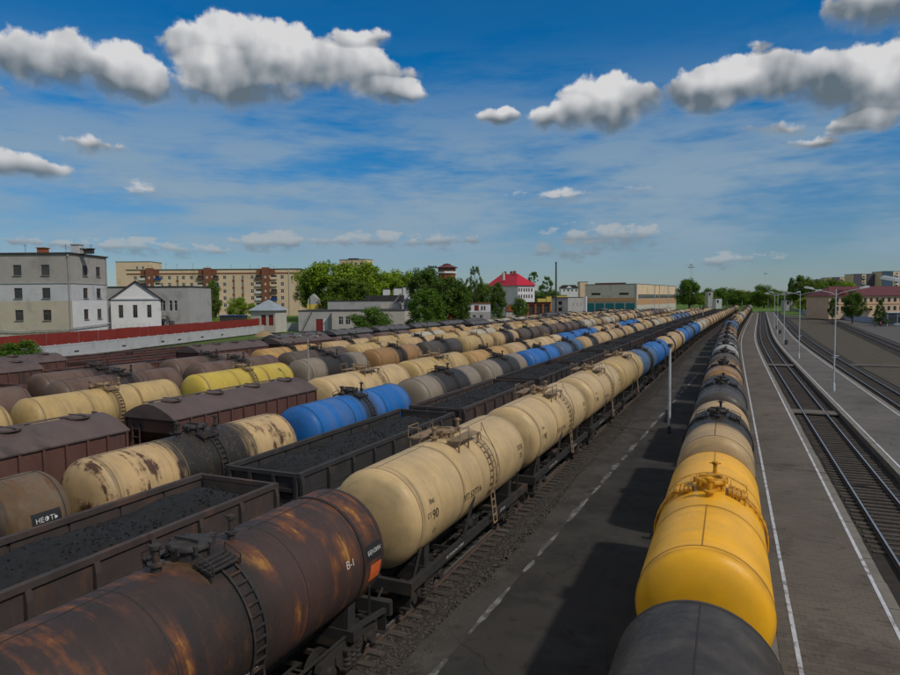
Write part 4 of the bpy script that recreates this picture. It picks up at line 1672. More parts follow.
def build_poles():
    for k, (Y, lab) in enumerate(((36.5, 'nearest twin-armed platform lamp, only its arm reaching in at the right edge'), (71.5, 'tall white twin-armed platform lamp, nearest with its whole pole in view'),
                                  (107, 'white twin-armed platform lamp, second whole pole along the concrete platform'), (141, 'white twin-armed platform lamp, third whole pole along the concrete platform'),
                                  (176, 'white twin-armed platform lamp, fourth whole pole along the concrete platform'), (212, 'white twin-armed platform lamp, fifth whole pole along the concrete platform'))):
        platform_lamp(9.15 + x_right(Y), Y, lab)
    p = at(669, 436, 45.5)
    mast('lamp_post', 'short grey post with dark cap on the asphalt lane beside the tank trains', (p.x, p.y, -.15), 5.95, 'cap')
    p = at(309, 400, 52)
    mast('lamp_post', 'pale lamp post with T-shaped head between the brown hopper and yellow tank', (p.x, p.y, -.3), 6.6, 'tee')
    p = at(433, 300, 215)
    mast('floodlight_mast', 'thin floodlight mast rising from the dark trees by the water tower', (p.x, p.y, 0), at(433, 268, 215).z, 'flood')
    p = at(556, 300, 330)
    t = thing('mast', 'tall dark bare mast behind the white low building', 'mast', (p.x, p.y, 0))
    h = at(556, 262, 330).z
    obj('pole', MB().lathe([(.55, 0), (.45, h * .6), (.36, h), (.001, h)], 10).mesh('pole', (M_POLED,), 40), t)
    obj('collar', MB().lathe([(.36, h - .9), (.46, h - .9), (.46, h - .4), (.36, h - .4)], 10).mesh('collar', (M_POLED,), 40), t)
    p = at(691, 300, 350)
    mast('floodlight_mast', 'tall floodlight mast with ring-shaped crown beside the tree at yard centre', (p.x, p.y, 0), at(691, 266, 350).z, 'crown')
    p = at(765, 300, 620)
    mast('floodlight_mast', 'faint distant mast above the trees where the rails vanish', (p.x, p.y, 0), at(758, 274, 620).z, 'flood')
    for k, (px, py, D, h) in enumerate(((703, 318, 205, 6.5), (742, 308, 380, 8), (768, 308, 380, 9), (727, 306, 400, 8))):
        p = at(px, py, D)
        t = thing('signal_post', ['grey post between the coal row and the tank row, right of centre', 'small pale post at the far end of the platform train', 'thin pale post at the far end of the platforms', 'small grey post at the far end of the asphalt-lane train'][k], 'post', (p.x, p.y, -.3))
        obj('pole', MB().lathe([(.13, 0), (.10, h), (.001, h)], 8).mesh('pole', (M_CONCP,), 40), t)
        obj('signal_head', MB().box((0, -.15, h - .5), (.45, .25, 1.0)).box((0, -.3, h - .2), (.2, .2, .1)).mesh('signal_head', (M_POLED,)), t)
    # little bins on the concrete platform
    for k, (px, py, D) in enumerate(((786, 347, 122), (780, 336, 158), (777, 331, 182))):
        p = at(px, py, D)
        t = thing('litter_bin', ['nearest dark litter bin on the concrete platform', 'middle dark litter bin on the concrete platform', 'farthest dark litter bin on the concrete platform'][k], 'bin', (p.x, p.y, .2))
        obj('drum', cached('bin', lambda: MB().lathe([(.001, .1), (.22, .1), (.28, .9), (.24, .9), (.2, .2), (.001, .2)], 12).mesh('drum', (M_POLED,), 40)), t)
        obj('stand', cached('binst', lambda: MB().bar((-.3, 0, 0), (-.3, 0, 1.0), .04, .04).bar((.3, 0, 0), (.3, 0, 1.0), .04, .04).bar((-.3, 0, .95), (.3, 0, .95), .03, .03).mesh('stand', (M_POLED,))), t)

# ------------------------------------------------------------------ buildings
def facade(b, O, u, w, z0, z1, rects, depth=.22, mi=0, nrm=None):
    """Wall sheet with real openings. O: corner, u: unit vector along the wall; rects: (a0,a1,b0,b1) along/up. Reveals go inwards."""
    u = Vector(u)
    n = Vector((u.y, -u.x, 0))        # outward normal
    xs = sorted({0.0, w, *[r[0] for r in rects], *[r[1] for r in rects]})
    zs = sorted({z0, z1, *[r[2] for r in rects], *[r[3] for r in rects]})

    def P(a, z, d=0.0):
        p = Vector(O) + u * a - n * d
        return (p.x, p.y, z)
    for i in range(len(xs) - 1):
        for j in range(len(zs) - 1):
            ca, cz = (xs[i] + xs[i + 1]) / 2, (zs[j] + zs[j + 1]) / 2
            if any(r[0] < ca < r[1] and r[2] < cz < r[3] for r in rects):
                continue
            b.add([P(xs[i], zs[j]), P(xs[i + 1], zs[j]), P(xs[i + 1], zs[j + 1]), P(xs[i], zs[j + 1])], [(0, 1, 2, 3)], mi)
    for (a0, a1, b0, b1) in rects:
        q = [(a0, b0), (a1, b0), (a1, b1), (a0, b1)]
        for k in range(4):
            (xa, za), (xb, zb) = q[k], q[(k + 1) % 4]
            b.add([P(xa, za), P(xa, za, depth), P(xb, zb, depth), P(xb, zb)], [(0, 1, 2, 3)], mi)
    return b


def window_meshes(w, h, kind=0):
    def fr():
        b = MB()
        t = min(.09, w * .09)
        b.box((-w / 2 + t / 2, 0, h / 2), (t, .08, h))
        b.box((w / 2 - t / 2, 0, h / 2), (t, .08, h))
        b.box((0, 0, t / 2), (w - 2 * t, .078, t))
        b.box((0, 0, h - t / 2), (w - 2 * t, .078, t))
        if w > .7:
            b.box((w * .08, 0, h / 2), (t * .9, .07, h - 2 * t))
        if h > 1.2:
            b.box((0, 0, h * .68), (w - 2 * t, .066, t * .8))
        return b.mesh('window', (None,))
    pane = lambda: MB().box((0, .03, h / 2), (w - .04, .02, h - .04)).mesh('pane', (None,))
    sill = lambda: MB().box((0, -.2, -.03), (w + .15, .32, .06)).mesh('sill', (None,))
    k = (round(w, 2), round(h, 2))
    return cached(('wf', k), fr), cached(('wp', k), pane), cached(('ws', k), sill)


def put_windows(t, O, u, rects, m_frame, rz, depth=.22, sill=None, names='window'):
    """O in thing-local space."""
    u = Vector(u)
    n = Vector((u.y, -u.x, 0))
    for (a0, a1, b0, b1) in rects:
        f, p, s = window_meshes(a1 - a0, b1 - b0)
        c = Vector(O) + u * ((a0 + a1) / 2) - n * (depth - .05)
        o = obj('window', f, t, m_frame, (c.x, c.y, b0), (0, 0, math.atan2(u.y, u.x)))
        obj('pane', p, o, M_GLASS)
        if sill:
            obj('sill', s, o, sill)


def block(t, w, d, z0, z1, m_wall, fronts=None, roof=True, m_roof=None, ov=.15, name='wall', O=(0, 0)):
    """Box of four facades; fronts: {'f':rects,'r':rects,'l':rects}; local x along the front, y back."""
    fronts = fronts or {}
    b = MB()
    ox, oy = O
    facade(b, (ox, oy, 0), (1, 0, 0), w, z0, z1, fronts.get('f', []))
    facade(b, (ox + w, oy, 0), (0, 1, 0), d, z0, z1, fronts.get('r', []))
    facade(b, (ox + w, oy + d, 0), (-1, 0, 0), w, z0, z1, [])
    facade(b, (ox, oy + d, 0), (0, -1, 0), d, z0, z1, fronts.get('l', []))
    me = b.mesh(name, (m_wall,))
    o = obj(name, me, t)
    # inside darkness: a closed core set back from the openings
    obj('core', MB().box((ox + w / 2, oy + d / 2, (z0 + z1) / 2), (w - .9, d - .9, z1 - z0 - .02)).mesh('core', (M_CORE,)), t)
    if roof:
        obj('roof', MB().box((ox + w / 2, oy + d / 2, z1 + .1), (w + 2 * ov, d + 2 * ov, .22)).mesh('roof', (m_roof or M_ROOFD,)), t)
    return o


M_CORE = plain('dim_interior', (.03, .03, .032))
M_ROOFD = mat('dark_roof_felt', (.045, .042, .042), .9, .3, .8)
M_SILIC = mat('grey_silicate_brick', (.33, .31, .285), .9, .12, .6, bump=.2, bscale=6, patch=(.26, .245, .225), pscale=.15)
M_SILIW = mat('whitewashed_wall', (.60, .60, .60), .9, .08, .5, patch=(.45, .45, .45), pscale=.3, patch_lo=.6, patch_hi=.75)
M_SILIG = mat('grey_white_wall', (.46, .465, .48), .9, .1, .5, patch=(.36, .36, .36), pscale=.3)
M_SILIB = mat('beige_render_wall', (.43, .385, .30), .9, .1, .5, patch=(.35, .32, .26), pscale=.3)
M_STATION = mat('peach_station_wall', (.50, .37, .26), .9, .1, .3, patch=(.43, .32, .23), pscale=.2)
M_CREAM = mat('cream_panel_wall', (.60, .46, .31), .9, .1, .15, patch=(.45, .36, .24), pscale=.12)
M_REDBR = mat('red_brown_panel', (.19, .075, .042), .85, .2, .6)
M_GREYW = mat('grey_render', (.34, .335, .325), .9, .12, .4, patch=(.27, .265, .26), pscale=.25)
M_LIGHTW = mat('light_render', (.45, .42, .37), .9, .12, .4, patch=(.36, .335, .3), pscale=.25)
M_WFRW = plain('white_window_frame', (.55, .54, .52))
M_WFRB = plain('brown_window_frame', (.10, .06, .04))
M_REDROOF = mat('bright_red_metal_roof', (.42, .010, .030), .5, .12, 1.0, stretch=(3, .3, 1))
M_PURROOF = mat('dull_red_metal_roof', (.10, .026, .026), .6, .2, .5)
M_ZINC = mat('zinc_roof', (.25, .285, .32), .5, .15, 1.0)
M_REDF = mat('red_sheet_fence', (.21, .028, .020), .6, .2, .8)
M_CONC = mat('concrete_panel', (.40, .405, .42), .9, .1, .7, patch=(.33, .33, .33), pscale=.4, bump=.2)
M_DOORR = mat('dark_red_door', (.17, .02, .018), .6, .2, 2)
M_TEAL = mat('teal_gate', (.012, .13, .16), .6, .2, 1)
M_ORBAND = mat('orange_brick_band', (.42, .24, .13), .85, .15, .6)
M_BRICK = mat('red_brick', (.27, .085, .035), .9, .2, 1.2, bump=.3)
M_BLUEF = mat('blue_grey_fence', (.27, .34, .46), .6, .12, .8)
M_YELW = mat('yellow_wall', (.60, .45, .10), .85, .12, .8)
M_BLUEB = mat('blue_sheet', (.012, .05, .19), .6, .2, 1)


def bld(name, label, cat, px, D, rz=0.0, group=None):
    """Thing whose local origin is below photo column px at depth D, x running to the right of the view."""
    p = at(px, 300, D)
    return thing(name, label, cat, (p.x, p.y, 0), YAW + rz, group)


def zz(py, D, px=450):
    return at(px, py, D).z


def pxrects(cols, rows, px0, D, w, h, z):
    return [((c - px0) * D / 660 - w / 2, (c - px0) * D / 660 + w / 2, z(r) - h / 2, z(r) + h / 2) for c in cols for r in rows]


def build_buildings():
    # --- factory block at the left edge: three bands of colour, corner towards the yard
    D = 120
    z = lambda y: zz(y, D, 60)
    t = bld('factory_building', 'large grey four-storey factory block with flat roof at the left edge', 'building', -34, D)
    w = 106 * D / 660
    k = D / 660
    zt = z(254)
    rows = (270, 293, 315)
    fr = [((c + 34) * k - .75, (c + 34) * k + .75, z(r) - .95, z(r) + .95) for c in (-10, 18.5, 46.5) for r in rows]
    fr += [((c + 34) * k - .5, (c + 34) * k + .5, .6, 2.6) for c in (19, 58)]
    dR = 12.6
    rr = [(a - .8, a + .8, z(r) - .95, z(r) + .95) for a in (4.6, 9.3) for r in rows]
    za, zb = z(283), z(301)
    for (z0, z1, m, nm) in ((0, zb, M_SILIB, 'lower_wall'), (zb, za, M_SILIG, 'middle_wall'), (za, zt, M_SILIC, 'upper_wall')):
        sel = lambda rs: [r for r in rs if z0 < (r[2] + r[3]) / 2 < z1]
        b = MB()
        facade(b, (0, 0, 0), (1, 0, 0), w, z0, z1, sel(fr))
        facade(b, (w, dR, 0), (-1, 0, 0), w, z0, z1, [])
        facade(b, (0, dR, 0), (0, -1, 0), dR, z0, z1, [])
        obj(nm, b.mesh(nm, (m,)), t)
        b = MB()
        facade(b, (w, 0, 0), (0, 1, 0), dR, z0, z1, sel(rr))
        obj('end_wall', b.mesh('end_wall', (M_SILIC if nm == 'upper_wall' else (M_SILIW if nm == 'lower_wall' else M_SILIG),)), t)
    obj('core', MB().box((w / 2, dR / 2, zt / 2), (w - 1, dR - 1, zt - .1)).mesh('core', (M_CORE,)), t)
    put_windows(t, (0, 0, 0), (1, 0, 0), fr, M_WFRB, 0, sill=M_GREYW)
    put_windows(t, (w, 0, 0), (0, 1, 0), rr, M_WFRB, 0, sill=M_GREYW)
    obj('string_course', MB().box((w / 2, -.02, za), (w + .2, .2, .16)).box((w + .02, dR / 2, za), (.2, dR, .16)).mesh('string_course', (M_GREYW,)), t)
    rf = obj('roof', MB().box((w / 2, dR / 2, zt + .12), (w + .5, dR + .5, .26)).mesh('roof', (M_ROOFD,)), t)
    for (px, ww, hh, m) in ((35, 1.4, 1.1, M_BRICK), (70, 1.5, 1.7, M_SILIG), (75, .9, 1.0, M_GREYW), (80, .8, .8, M_ROOFD), (84, .8, .9, M_ROOFD)):
        b = MB().box(((px + 34) * k, 3, zt + .2 + hh / 2), (ww, ww, hh)).box(((px + 34) * k, 3, zt + .2 + hh), (ww + .3, ww + .3, .15))
        obj('roof_vent', b.mesh('roof_vent', (m,)), rf)
    for xx in (3.2, w - .35):
        obj('drainpipe', MB().bar((xx, -.12, 0), (xx, -.12, zt), .13, .13).box((xx, -.16, zt - .3), (.3, .25, .3)).mesh('drainpipe', (M_GREYW,)), t)
    obj('drainpipe', MB().bar((w + .12, dR - .4, 0), (w + .12, dR - .4, zt), .13, .13).mesh('drainpipe', (M_GREYW,)), t)
    b = MB()
    for px in (10, 52, 60, 78):
        b.bar(((px + 34) * k, 5, zt), ((px + 34) * k, 5, zt + 2.2), .05, .05).bar(((px + 34) * k - .5, 5, zt + 1.9), ((px + 34) * k + .5, 5, zt + 1.9), .04, .04)
    obj('aerials', b.mesh('aerials', (M_ROOFD,)), rf)
    obj('pipe', MB().tube([(0, -.3, z(329)), (w * .5, -.3, z(331)), (w - .2, -.3, z(329)), (w + .3, -.3, z(328)), (w + .3, dR * .6, z(327)), (w + .3, dR, z(326))], .1, 6).mesh('pipe', (M_GREYW,), 40), t)
    # --- white gabled house beside it
    D = 137
    z = lambda y: zz(y, D, 130)
    k = D / 660
    t = bld('gabled_house', 'white gabled hall with three narrow windows beside the grey factory', 'building', 110.5, D, R_(24))
    w = 46 * k
    ze, za = z(299), z(281)
    fr = [((c - 110.5) * k - .42, (c - 110.5) * k + .42, z(318), z(305)) for c in (119.5, 132.5, 145.5)]
    b = MB()
    facade(b, (0, 0, 0), (1, 0, 0), w, 0, ze, fr)
    facade(b, (w, 0, 0), (0, 1, 0), 16, 0, ze, [])
    facade(b, (0, 16, 0), (0, -1, 0), 16, 0, ze, [])
    obj('wall', b.mesh('wall', (M_SILIW,)), t)
    obj('core', MB().box((w / 2, 8, ze / 2), (w - .9, 15, ze - .1)).mesh('core', (M_CORE,)), t)
    obj('gable', MB().prism([(0, ze), (w, ze), (w / 2, za - .1)], .0, .4, 'y').mesh('gable', (M_SILIW,)), t)
    obj('cornice', MB().box((w / 2, -.12, ze), (w + .3, .3, .25)).mesh('cornice', (M_SILIG,)), t)
    b = MB()
    for s in (0, 1):
        x0, x1 = (w / 2, -.5) if s == 0 else (w / 2, w + .5)
        P = [(x0, za), (x1, ze - .35), (x1, ze - .15), (x0, za + .2)]
        b.prism(P, -.5, 16.3, 'y')
    obj('roof', b.mesh('roof', (M_ROOFD,)), t)
    put_windows(t, (0, 0, 0), (1, 0, 0), fr, M_WFRB, 0)
    # --- grey wing behind the gabled house
    D = 150
    z = lambda y: zz(y, D, 170)
    k = D / 660
    t = bld('grey_annex', 'plain grey block annex behind the white gabled hall', 'building', 107, D)
    w = 82 * k
    fr = [((c - 107) * k - .35, (c - 107) * k + .35, z(311), z(300.5)) for c in (160.5, 163.5, 170.5, 175.5)] + [((c - 107) * k - .4, (c - 107) * k + .4, z(326), z(321)) for c in (162, 169, 172)]
    block(t, w, 14, 0, z(287), M_GREYW, {'f': fr})
    put_windows(t, (0, 0, 0), (1, 0, 0), fr, M_WFRW, 0)
    b = MB()
    x0 = (168 - 107) * k
    for s in (0, 1):
        b.bar((x0 + 2.4 + s * .1, -.5 - s, .2), (x0 + s * .1, -.5 - s, z(316)), .08, .2)
        b.bar((x0 + 2.4 + s * .1, -.5 - s, 1.2), (x0 + s * .1, -.5 - s, z(316) + 1), .05, .05)
    for q in range(10):
        b.box((x0 + 2.4 * q / 10, -1, z(316) * (1 - q / 10)), (.3, 1.0, .05))
    b.box((x0 - 1, -1, z(316)), (2.2, 1.2, .1))
    obj('outside_stair', b.mesh('outside_stair', (M_ROOFD,)), t)
    # --- concrete wall with red sheet fence behind it
    pa, pb = at(30, 359, 102), at(277, 331, 195)
    pa.z = pb.z = 0
    u = (pb - pa).normalized()
    pa = pa - u * 20
    L = (pb - pa).length
    rz = math.atan2(u.y, u.x)
    t = thing('concrete_wall', 'long pale concrete panel wall along the left edge of the yard', 'wall', pa, rz)
    n = 36
    pl = L / n
    pm = MB().box((0, 0, 0), (pl - .12, .14, 2.2)).box((0, -.08, .96), (pl - .12, .06, .18)).box((0, -.08, -.9), (pl - .12, .06, .3)).mesh('panel', (M_CONC,))
    pm2 = MB().box((0, 0, 0), (.18, .24, 2.35)).mesh('post', (M_CONC,))
    pv = MB().box((0, -.085, 0), (1.1, .05, .28)).box((0, -.1, 0), (1.0, .06, .1)).mesh('vent', (M_ROOFD,))
    for i in range(n):
        obj('panel', pm, t, None, ((i + .5) * pl, random.uniform(-.02, .02), 1.0 + random.uniform(-.03, .03)))
        obj('post', pm2, t, None, (i * pl, 0, 1.05))
        if i in (9, 13, 17, 19, 22, 25):
            obj('vent', pv, t, None, ((i + .5) * pl, 0, .75))
    t2 = thing('red_fence', 'dark red sheet fence standing above the pale concrete wall', 'fence', (pa.x - u.y * 1.2, pa.y + u.x * 1.2, 0), rz)
    sm = MB().box((0, 0, 0), (2.42, .05, 4.0)).mesh('sheet', (M_REDF,))
    n2 = int((L - 3) / 2.5)
    rail = MB()
    for i in range(n2):
        if i < 6:
            continue
        obj('sheet', sm, t2, None, ((i + .5) * 2.5, random.uniform(-.02, .02), 2.0 + random.uniform(-.05, .05)))
        rail.box((i * 2.5, .08, 1.7), (.08, .08, 3.3))
    rail.box((L / 2, .06, 3.1), (L - 32, .05, .06)).box((L / 2, .06, 1.0), (L - 32, .05, .06))
    obj('frame', rail.mesh('frame', (M_ROOFD,)), t2)
    t = thing('wire_fence', 'thin grey wire fence in front of the grey factory wall', 'fence', (pa.x - u.y * 2.6, pa.y + u.x * 2.6, 0), rz)
    b = MB()
    for i in range(28):
        b.bar((4 + i * 1.9, 0, 0), (4 + i * 1.9, 0, 4.6), .05, .05)
    for h in (3.4, 4.0, 4.55):
        b.bar((4, 0, h), (4 + 27 * 1.9, 0, h), .03, .03)
    obj('mesh', b.mesh('mesh', (M_GREYW,)), t)
    # --- kiosk with hipped zinc roof
    D = 186
    z = lambda y: zz(y, D, 265)
    k = D / 660
    t = bld('gate_house', 'small gate house with hipped zinc roof and two red doors', 'building', 250.5, D, R_(-14))
    w = 27 * k
    dd = 6.5
    ze = z(310.5)
    fr = [(w * .42, w * .42 + 1.5, 2.0, 5.0), (w * .72, w * .72 + 1.5, 2.0, 5.0)]
    block(t, w, dd, 0, ze, M_LIGHTW, {'f': fr}, roof=False)
    for r in fr:
        d = obj('door', MB().box(((r[0] + r[1]) / 2, .15, 3.3), (1.44, .08, 2.56)).mesh('door', (M_DOORR,)), t)
        obj('lintel', MB().box(((r[0] + r[1]) / 2, .12, 4.8), (1.44, .12, .38)).mesh('lintel', (M_ROOFD,)), d)
    za = z(300)
    vs = [(-.6, -.6, ze), (w + .6, -.6, ze), (w + .6, dd + .6, ze), (-.6, dd + .6, ze), (w * .5 - .4, dd / 2, za), (w * .5 + .4, dd / 2, za)]
    obj('roof', MB().add(vs, [(0, 1, 5, 4), (1, 2, 5), (2, 3, 4, 5), (3, 0, 4), (3, 2, 1, 0)]).mesh('roof', (M_ZINC,)), t)
    # brick gate pillar and rubble by the wall end
    p = at(280.5, 330, 190)
    t = thing('gate_pillar', 'small brown gate pillar at the end of the concrete wall', 'pillar', (p.x, p.y, 0))
    obj('shaft', MB().box((0, 0, 1.1), (1.7, 1.7, 2.2)).mesh('shaft', (M_BRICK,)), t)
    obj('cap', MB().box((0, 0, 2.28), (2.0, 2.0, .16)).mesh('cap', (M_GREYW,)), t)
    p = at(264, 334.5, 172)
    b = MB()
    rnd = random.Random(2)
    n = 14
    vs = [(0, 0, 1.25)]
    for ring, (r, h) in enumerate(((.7, 1.1), (1.4, .7), (2.2, .25), (2.9, -.3))):
        for i in range(n):
            q = i / n * 6.283
            rr_ = r * rnd.uniform(.85, 1.15)
            vs.append((rr_ * math.cos(q), rr_ * math.sin(q), h * rnd.uniform(.85, 1.1)))
    fs = [(0, 1 + i, 1 + (i + 1) % n) for i in range(n)]
    for ring in range(3):
        for i in range(n):
            a = 1 + ring * n
            fs.append((a + i, a + n + i, a + n + (i + 1) % n, a + (i + 1) % n))
    b.add(vs, fs)
    o = obj('sand_heap', b.mesh('sand_heap', (mat('sand', (.27, .19, .10), .95, .2, 2, bump=.5),), 60), None, None, (p.x, p.y, -.05))
    tag(o, 'small tan sand heap in front of the concrete wall end', 'sand heap')
    # white garden wall section right of the pillar
    t = bld('low_wall', 'short white wall section beside the grey low workshop', 'wall', 284, 196)
    for i in range(3):
        obj('panel', cached('lwp', lambda: MB().box((1.3, 0, 1.0), (2.5, .15, 2.6)).mesh('panel', (M_CONC,))), t, None, (i * 2.6, 0, 0))
    # --- five-storey flats
    D = 275
    k = D / 660
    z = lambda y: zz(y, D, 220)
    X = lambda px: (px - 127) * k
    z0, zt = 2.0, z(269.5)
    rows = [277.5, 284.5, 291.4, 298.3, 305.2]
    t = bld('apartment_building', 'long cream five-storey apartment block with red-brown stair towers behind the factory', 'building', 127, D)
    w = X(300)
    wins = pxrects((136, 162, 170, 184, 192, 225, 252.5, 282.5), rows, 127, D, 1.35, 1.5, z)
    slim = pxrects((178, 234, 243), rows, 127, D, .9, 1.5, z)
    stacks = (151, 208.5, 266.5)
    loggia = pxrects([s + d for s in stacks for d in (-7.6, 7.6)], rows, 127, D, 2.5, 1.6, z)
    block(t, w, 12, z0, zt, M_CREAM, {'f': wins + slim + loggia}, ov=.25)
    put_windows(t, (0, 0, 0), (1, 0, 0), wins + slim, M_WFRW, 0)
    for r in slim:
        if r[2] > z(303):
            obj('infill_panel', cached('infill', lambda: MB().box((0, -.03, 0), (1.0, .06, 1.15)).mesh('infill_panel', (M_REDBR,))), t, None, ((r[0] + r[1]) / 2, 0, r[2] - .62))
    bm_ = MB().box((0, -.55, .35), (2.7, .08, .95)).box((0, -.25, -.1), (2.7, .7, .12)).box((-1.3, -.3, .3), (.08, .6, .9)).box((1.3, -.3, .3), (.08, .6, .9)).mesh('balcony', (None,))
    balm = [M_GREYW, M_LIGHTW, M_BLUEB, M_REDBR, M_CREAM, M_WFRW, M_WFRB]
    put_windows(t, (0, .3, 0), (1, 0, 0), loggia, M_WFRW, 0)
    for i, r in enumerate(loggia):
        obj('balcony', bm_, t, random.choice(balm), ((r[0] + r[1]) / 2, 0, r[2]))
    for s in stacks:
        tw = obj('stair_tower', MB().box((X(s), -.5, (z0 + zt) / 2 + .35), (2.9, 1.2, zt - z0 + .7)).mesh('stair_tower', (M_REDBR,)), t)
        for r in rows:
            obj('pane', cached('stw', lambda: MB().box((0, -1.12, 0), (.8, .06, 1.0)).mesh('pane', (M_LIGHTW,))), tw, None, (X(s), 0, z(r)))
        for d in (-6.5, 6.5):
            obj('roof_box', MB().box((X(s + d), .3, zt - 1.1), (2.2, 1.0, 2.2)).mesh('roof_box', (M_REDBR,)), t)
    obj('frieze', MB().box((w / 2, -.05, z(273.5)), (w - .4, .12, .55)).mesh('frieze', (M_REDBR,)), t)
    obj('end_fin', MB().box((X(289.5), -.1, (z0 + zt) / 2), (.25, .3, zt - z0)).mesh('end_fin', (M_LIGHTW,)), t)
    b = MB()
    for px in (145, 163, 174, 190, 205, 229, 248, 257, 268, 272):
        h = random.uniform(1.2, 3.0)
        b.bar((X(px), 4, zt), (X(px), 4, zt + h), .06, .06)
        b.bar((X(px) - .5, 4, zt + h * .85), (X(px) + .5, 4, zt + h * .85), .05, .05)
    obj('aerials', b.mesh('aerials', (M_POLED,)), t)
    # taller block behind
    D = 340
    z = lambda y: zz(y, D, 130)
    k = D / 660
    t = bld('apartment_building', 'plain cream end wall of a taller block behind the cream apartments', 'building', 117, D)
    fr = [((c - 117) * k - .6, (c - 117) * k + .6, z(r) - .7, z(r) + .7) for c in (138, 144) for r in (268, 274, 280)]
    block(t, 34 * k, 14, 2, z(262), M_CREAM, {'f': fr})
    put_windows(t, (0, 0, 0), (1, 0, 0), fr, M_WFRW, 0)
    # --- low workshops left of centre
    D = 192
    k = D / 660
    z = lambda y: zz(y, D, 330)
    t = bld('workshop', 'low grey flat-roofed workshop with a dark red door and outside stair', 'building', 298, D, R_(2))
    w = 33 * k
    dr = [(17.5 * k, 24.5 * k, .0, z(319))]
    sd = [(4.2, 5.4, z(324.5), z(317)), (9.0, 10.2, z(324.5), z(317))]
    block(t, w, 26, 0, z(311), M_GREYW, {'f': dr, 'r': sd})
    obj('door', MB().box((21 * k, .12, z(319) / 2), (7 * k - .1, .08, z(319))).mesh('door', (M_DOORR,)), t)
    obj('door_leaf', MB().box((27 * k, -.05, z(319) / 2), (5 * k, .08, z(319))).mesh('door_leaf', (M_SILIG,)), t)
    b = MB()
    b.bar((4 * k, -.7, 0), (14 * k, -.7, z(312)), .1, .25)
    b.bar((4 * k, -.7, 1), (14 * k, -.7, z(312) + 1), .05, .05)
    obj('outside_stair', b.mesh('outside_stair', (M_ROOFD,)), t)
    D2 = 190
    t = bld('workshop', 'low pale workshop wall with two narrow windows facing the yard', 'building', 331.5, D2, R_(-6))
    w = 74 * D2 / 660
    fr = [((c - 331.5) * k - .7, (c - 331.5) * k + .7, z(324.5), z(316.5)) for c in (340.5, 347.5)]
    block(t, w, 15, 0, z(310.8), M_LIGHTW, {'f': fr}, m_roof=M_ROOFD)
    put_windows(t, (0, 0, 0), (1, 0, 0), fr, M_WFRW, 0)
    D3 = 212
    k3 = D3 / 660
    z3 = lambda y: zz(y, D3, 360)
    t = bld('workshop', 'taller grey workshop with felt roof standing behind the low pale one', 'building', 327.5, D3, R_(-3))
    fr = [((c - 327.5) * k3 - 1.1, (c - 327.5) * k3 + 1.1, z3(318), z3(311)) for c in (384,)]
    block(t, 72 * k3, 14, 0, z3(301), M_GREYW, {'f': fr})
    put_windows(t, (0, 0, 0), (1, 0, 0), fr, M_WFRW, 0)
    obj('roof_shed', MB().box((54 * k3, 8, z3(298.5)), (38 * k3, 6, 2.0)).mesh('roof_shed', (M_ROOFD,)), t)
    obj('light_panel', MB().box((62 * k3, -.03, z3(306)), (18 * k3, .1, 1.6)).mesh('light_panel', (M_LIGHTW,)), t)
    obj('chute', MB().bar((68 * k3, -.6, z3(302)), (74 * k3, -.6, z3(294)), .5, .4).mesh('chute', (M_LIGHTW,)), t)
    t = bld('storage_tank', 'upright blue-grey storage tank beside the grey workshop', 'tank', 407, 214)
    zt = z3(300)
    obj('shell', MB().lathe([(.001, 0), (1.7, 0), (1.7, z3(311)), (1.0, z3(309)), (1.0, zt), (.001, zt + .8)], 20).mesh('shell', (M_ZINC,), 40), t)
    obj('legs', MB().bar((-1.9, -1, 0), (-1.9, -1, z3(305)), .15, .15).bar((1.9, -1, 0), (1.9, -1, z3(305)), .15, .15).bar((-1.9, -1, z3(306)), (1.9, -1, z3(306)), .12, .12).mesh('legs', (M_ROOFD,)), t)
    # yellow hut and white sheds behind
    D = 225
    z = lambda y: zz(y, D, 310)
    t = bld('yellow_hut', 'small yellow hut with beige upper wall behind the grey workshop', 'building', 307, D)
    k = D / 660
    block(t, 11 * k, 5, 0, z(304), M_YELW, {}, roof=False)
    obj('upper_wall', MB().prism([(.1, z(304)), (11 * k - .1, z(304)), (10 * k, z(299)), (5.5 * k, z(294)), (1 * k, z(299))], .1, 4.9, 'y').mesh('upper_wall', (M_GREYW,)), t)
    obj('post', MB().bar((3 * k, -.05, 0), (3 * k, -.05, z(297)), .2, .1).mesh('post', (M_ROOFD,)), t)
    for i, (a, b_, y0, y1) in enumerate(((383, 389, 289, 296), (394, 402, 288, 296), (403, 417, 287, 297))):
        t = bld('white_shed', ['small white shed, leftmost of three behind the workshop roof', 'small white shed, middle of three behind the workshop roof', 'small white shed, rightmost of three behind the workshop roof'][i], 'building', a, 236)
        kk = 236 / 660
        block(t, (b_ - a) * kk, 5, 0, zz(y0, 236, 400), M_SILIW, {})
    # roof of a far block over the trees
    D = 420
    z = lambda y: zz(y, D, 355)
    k = D / 660
    t = bld('apartment_building', 'upper floors of a cream block showing above the big green trees', 'building', 340, D, R_(-18))
    fr = [((c - 340) * k - .9, (c - 340) * k + .9, z(r) - .8, z(r) + .8) for c in (344, 351.5, 358, 364) for r in (264.5, 269.5)]
    block(t, 28 * k, 12, 2, z(260), M_CREAM, {'f': fr})
    put_windows(t, (0, 0, 0), (1, 0, 0), fr, M_WFRB, 0)
    obj('roof_house', MB().box((12 * k, 5, z(259.3)), (9 * k, 4, 1.2)).mesh('roof_house', (M_ROOFD,)), t)
    # --- brick water tower
    D = 300
    z = lambda y: zz(y, D, 447)
    p = at(447, 300, D)
    t = thing('water_tower', 'red brick water tower with white band and low red roof above dark trees', 'water tower', (p.x, p.y, 0), .2)
    k = D / 660
    r = 9.2 * k
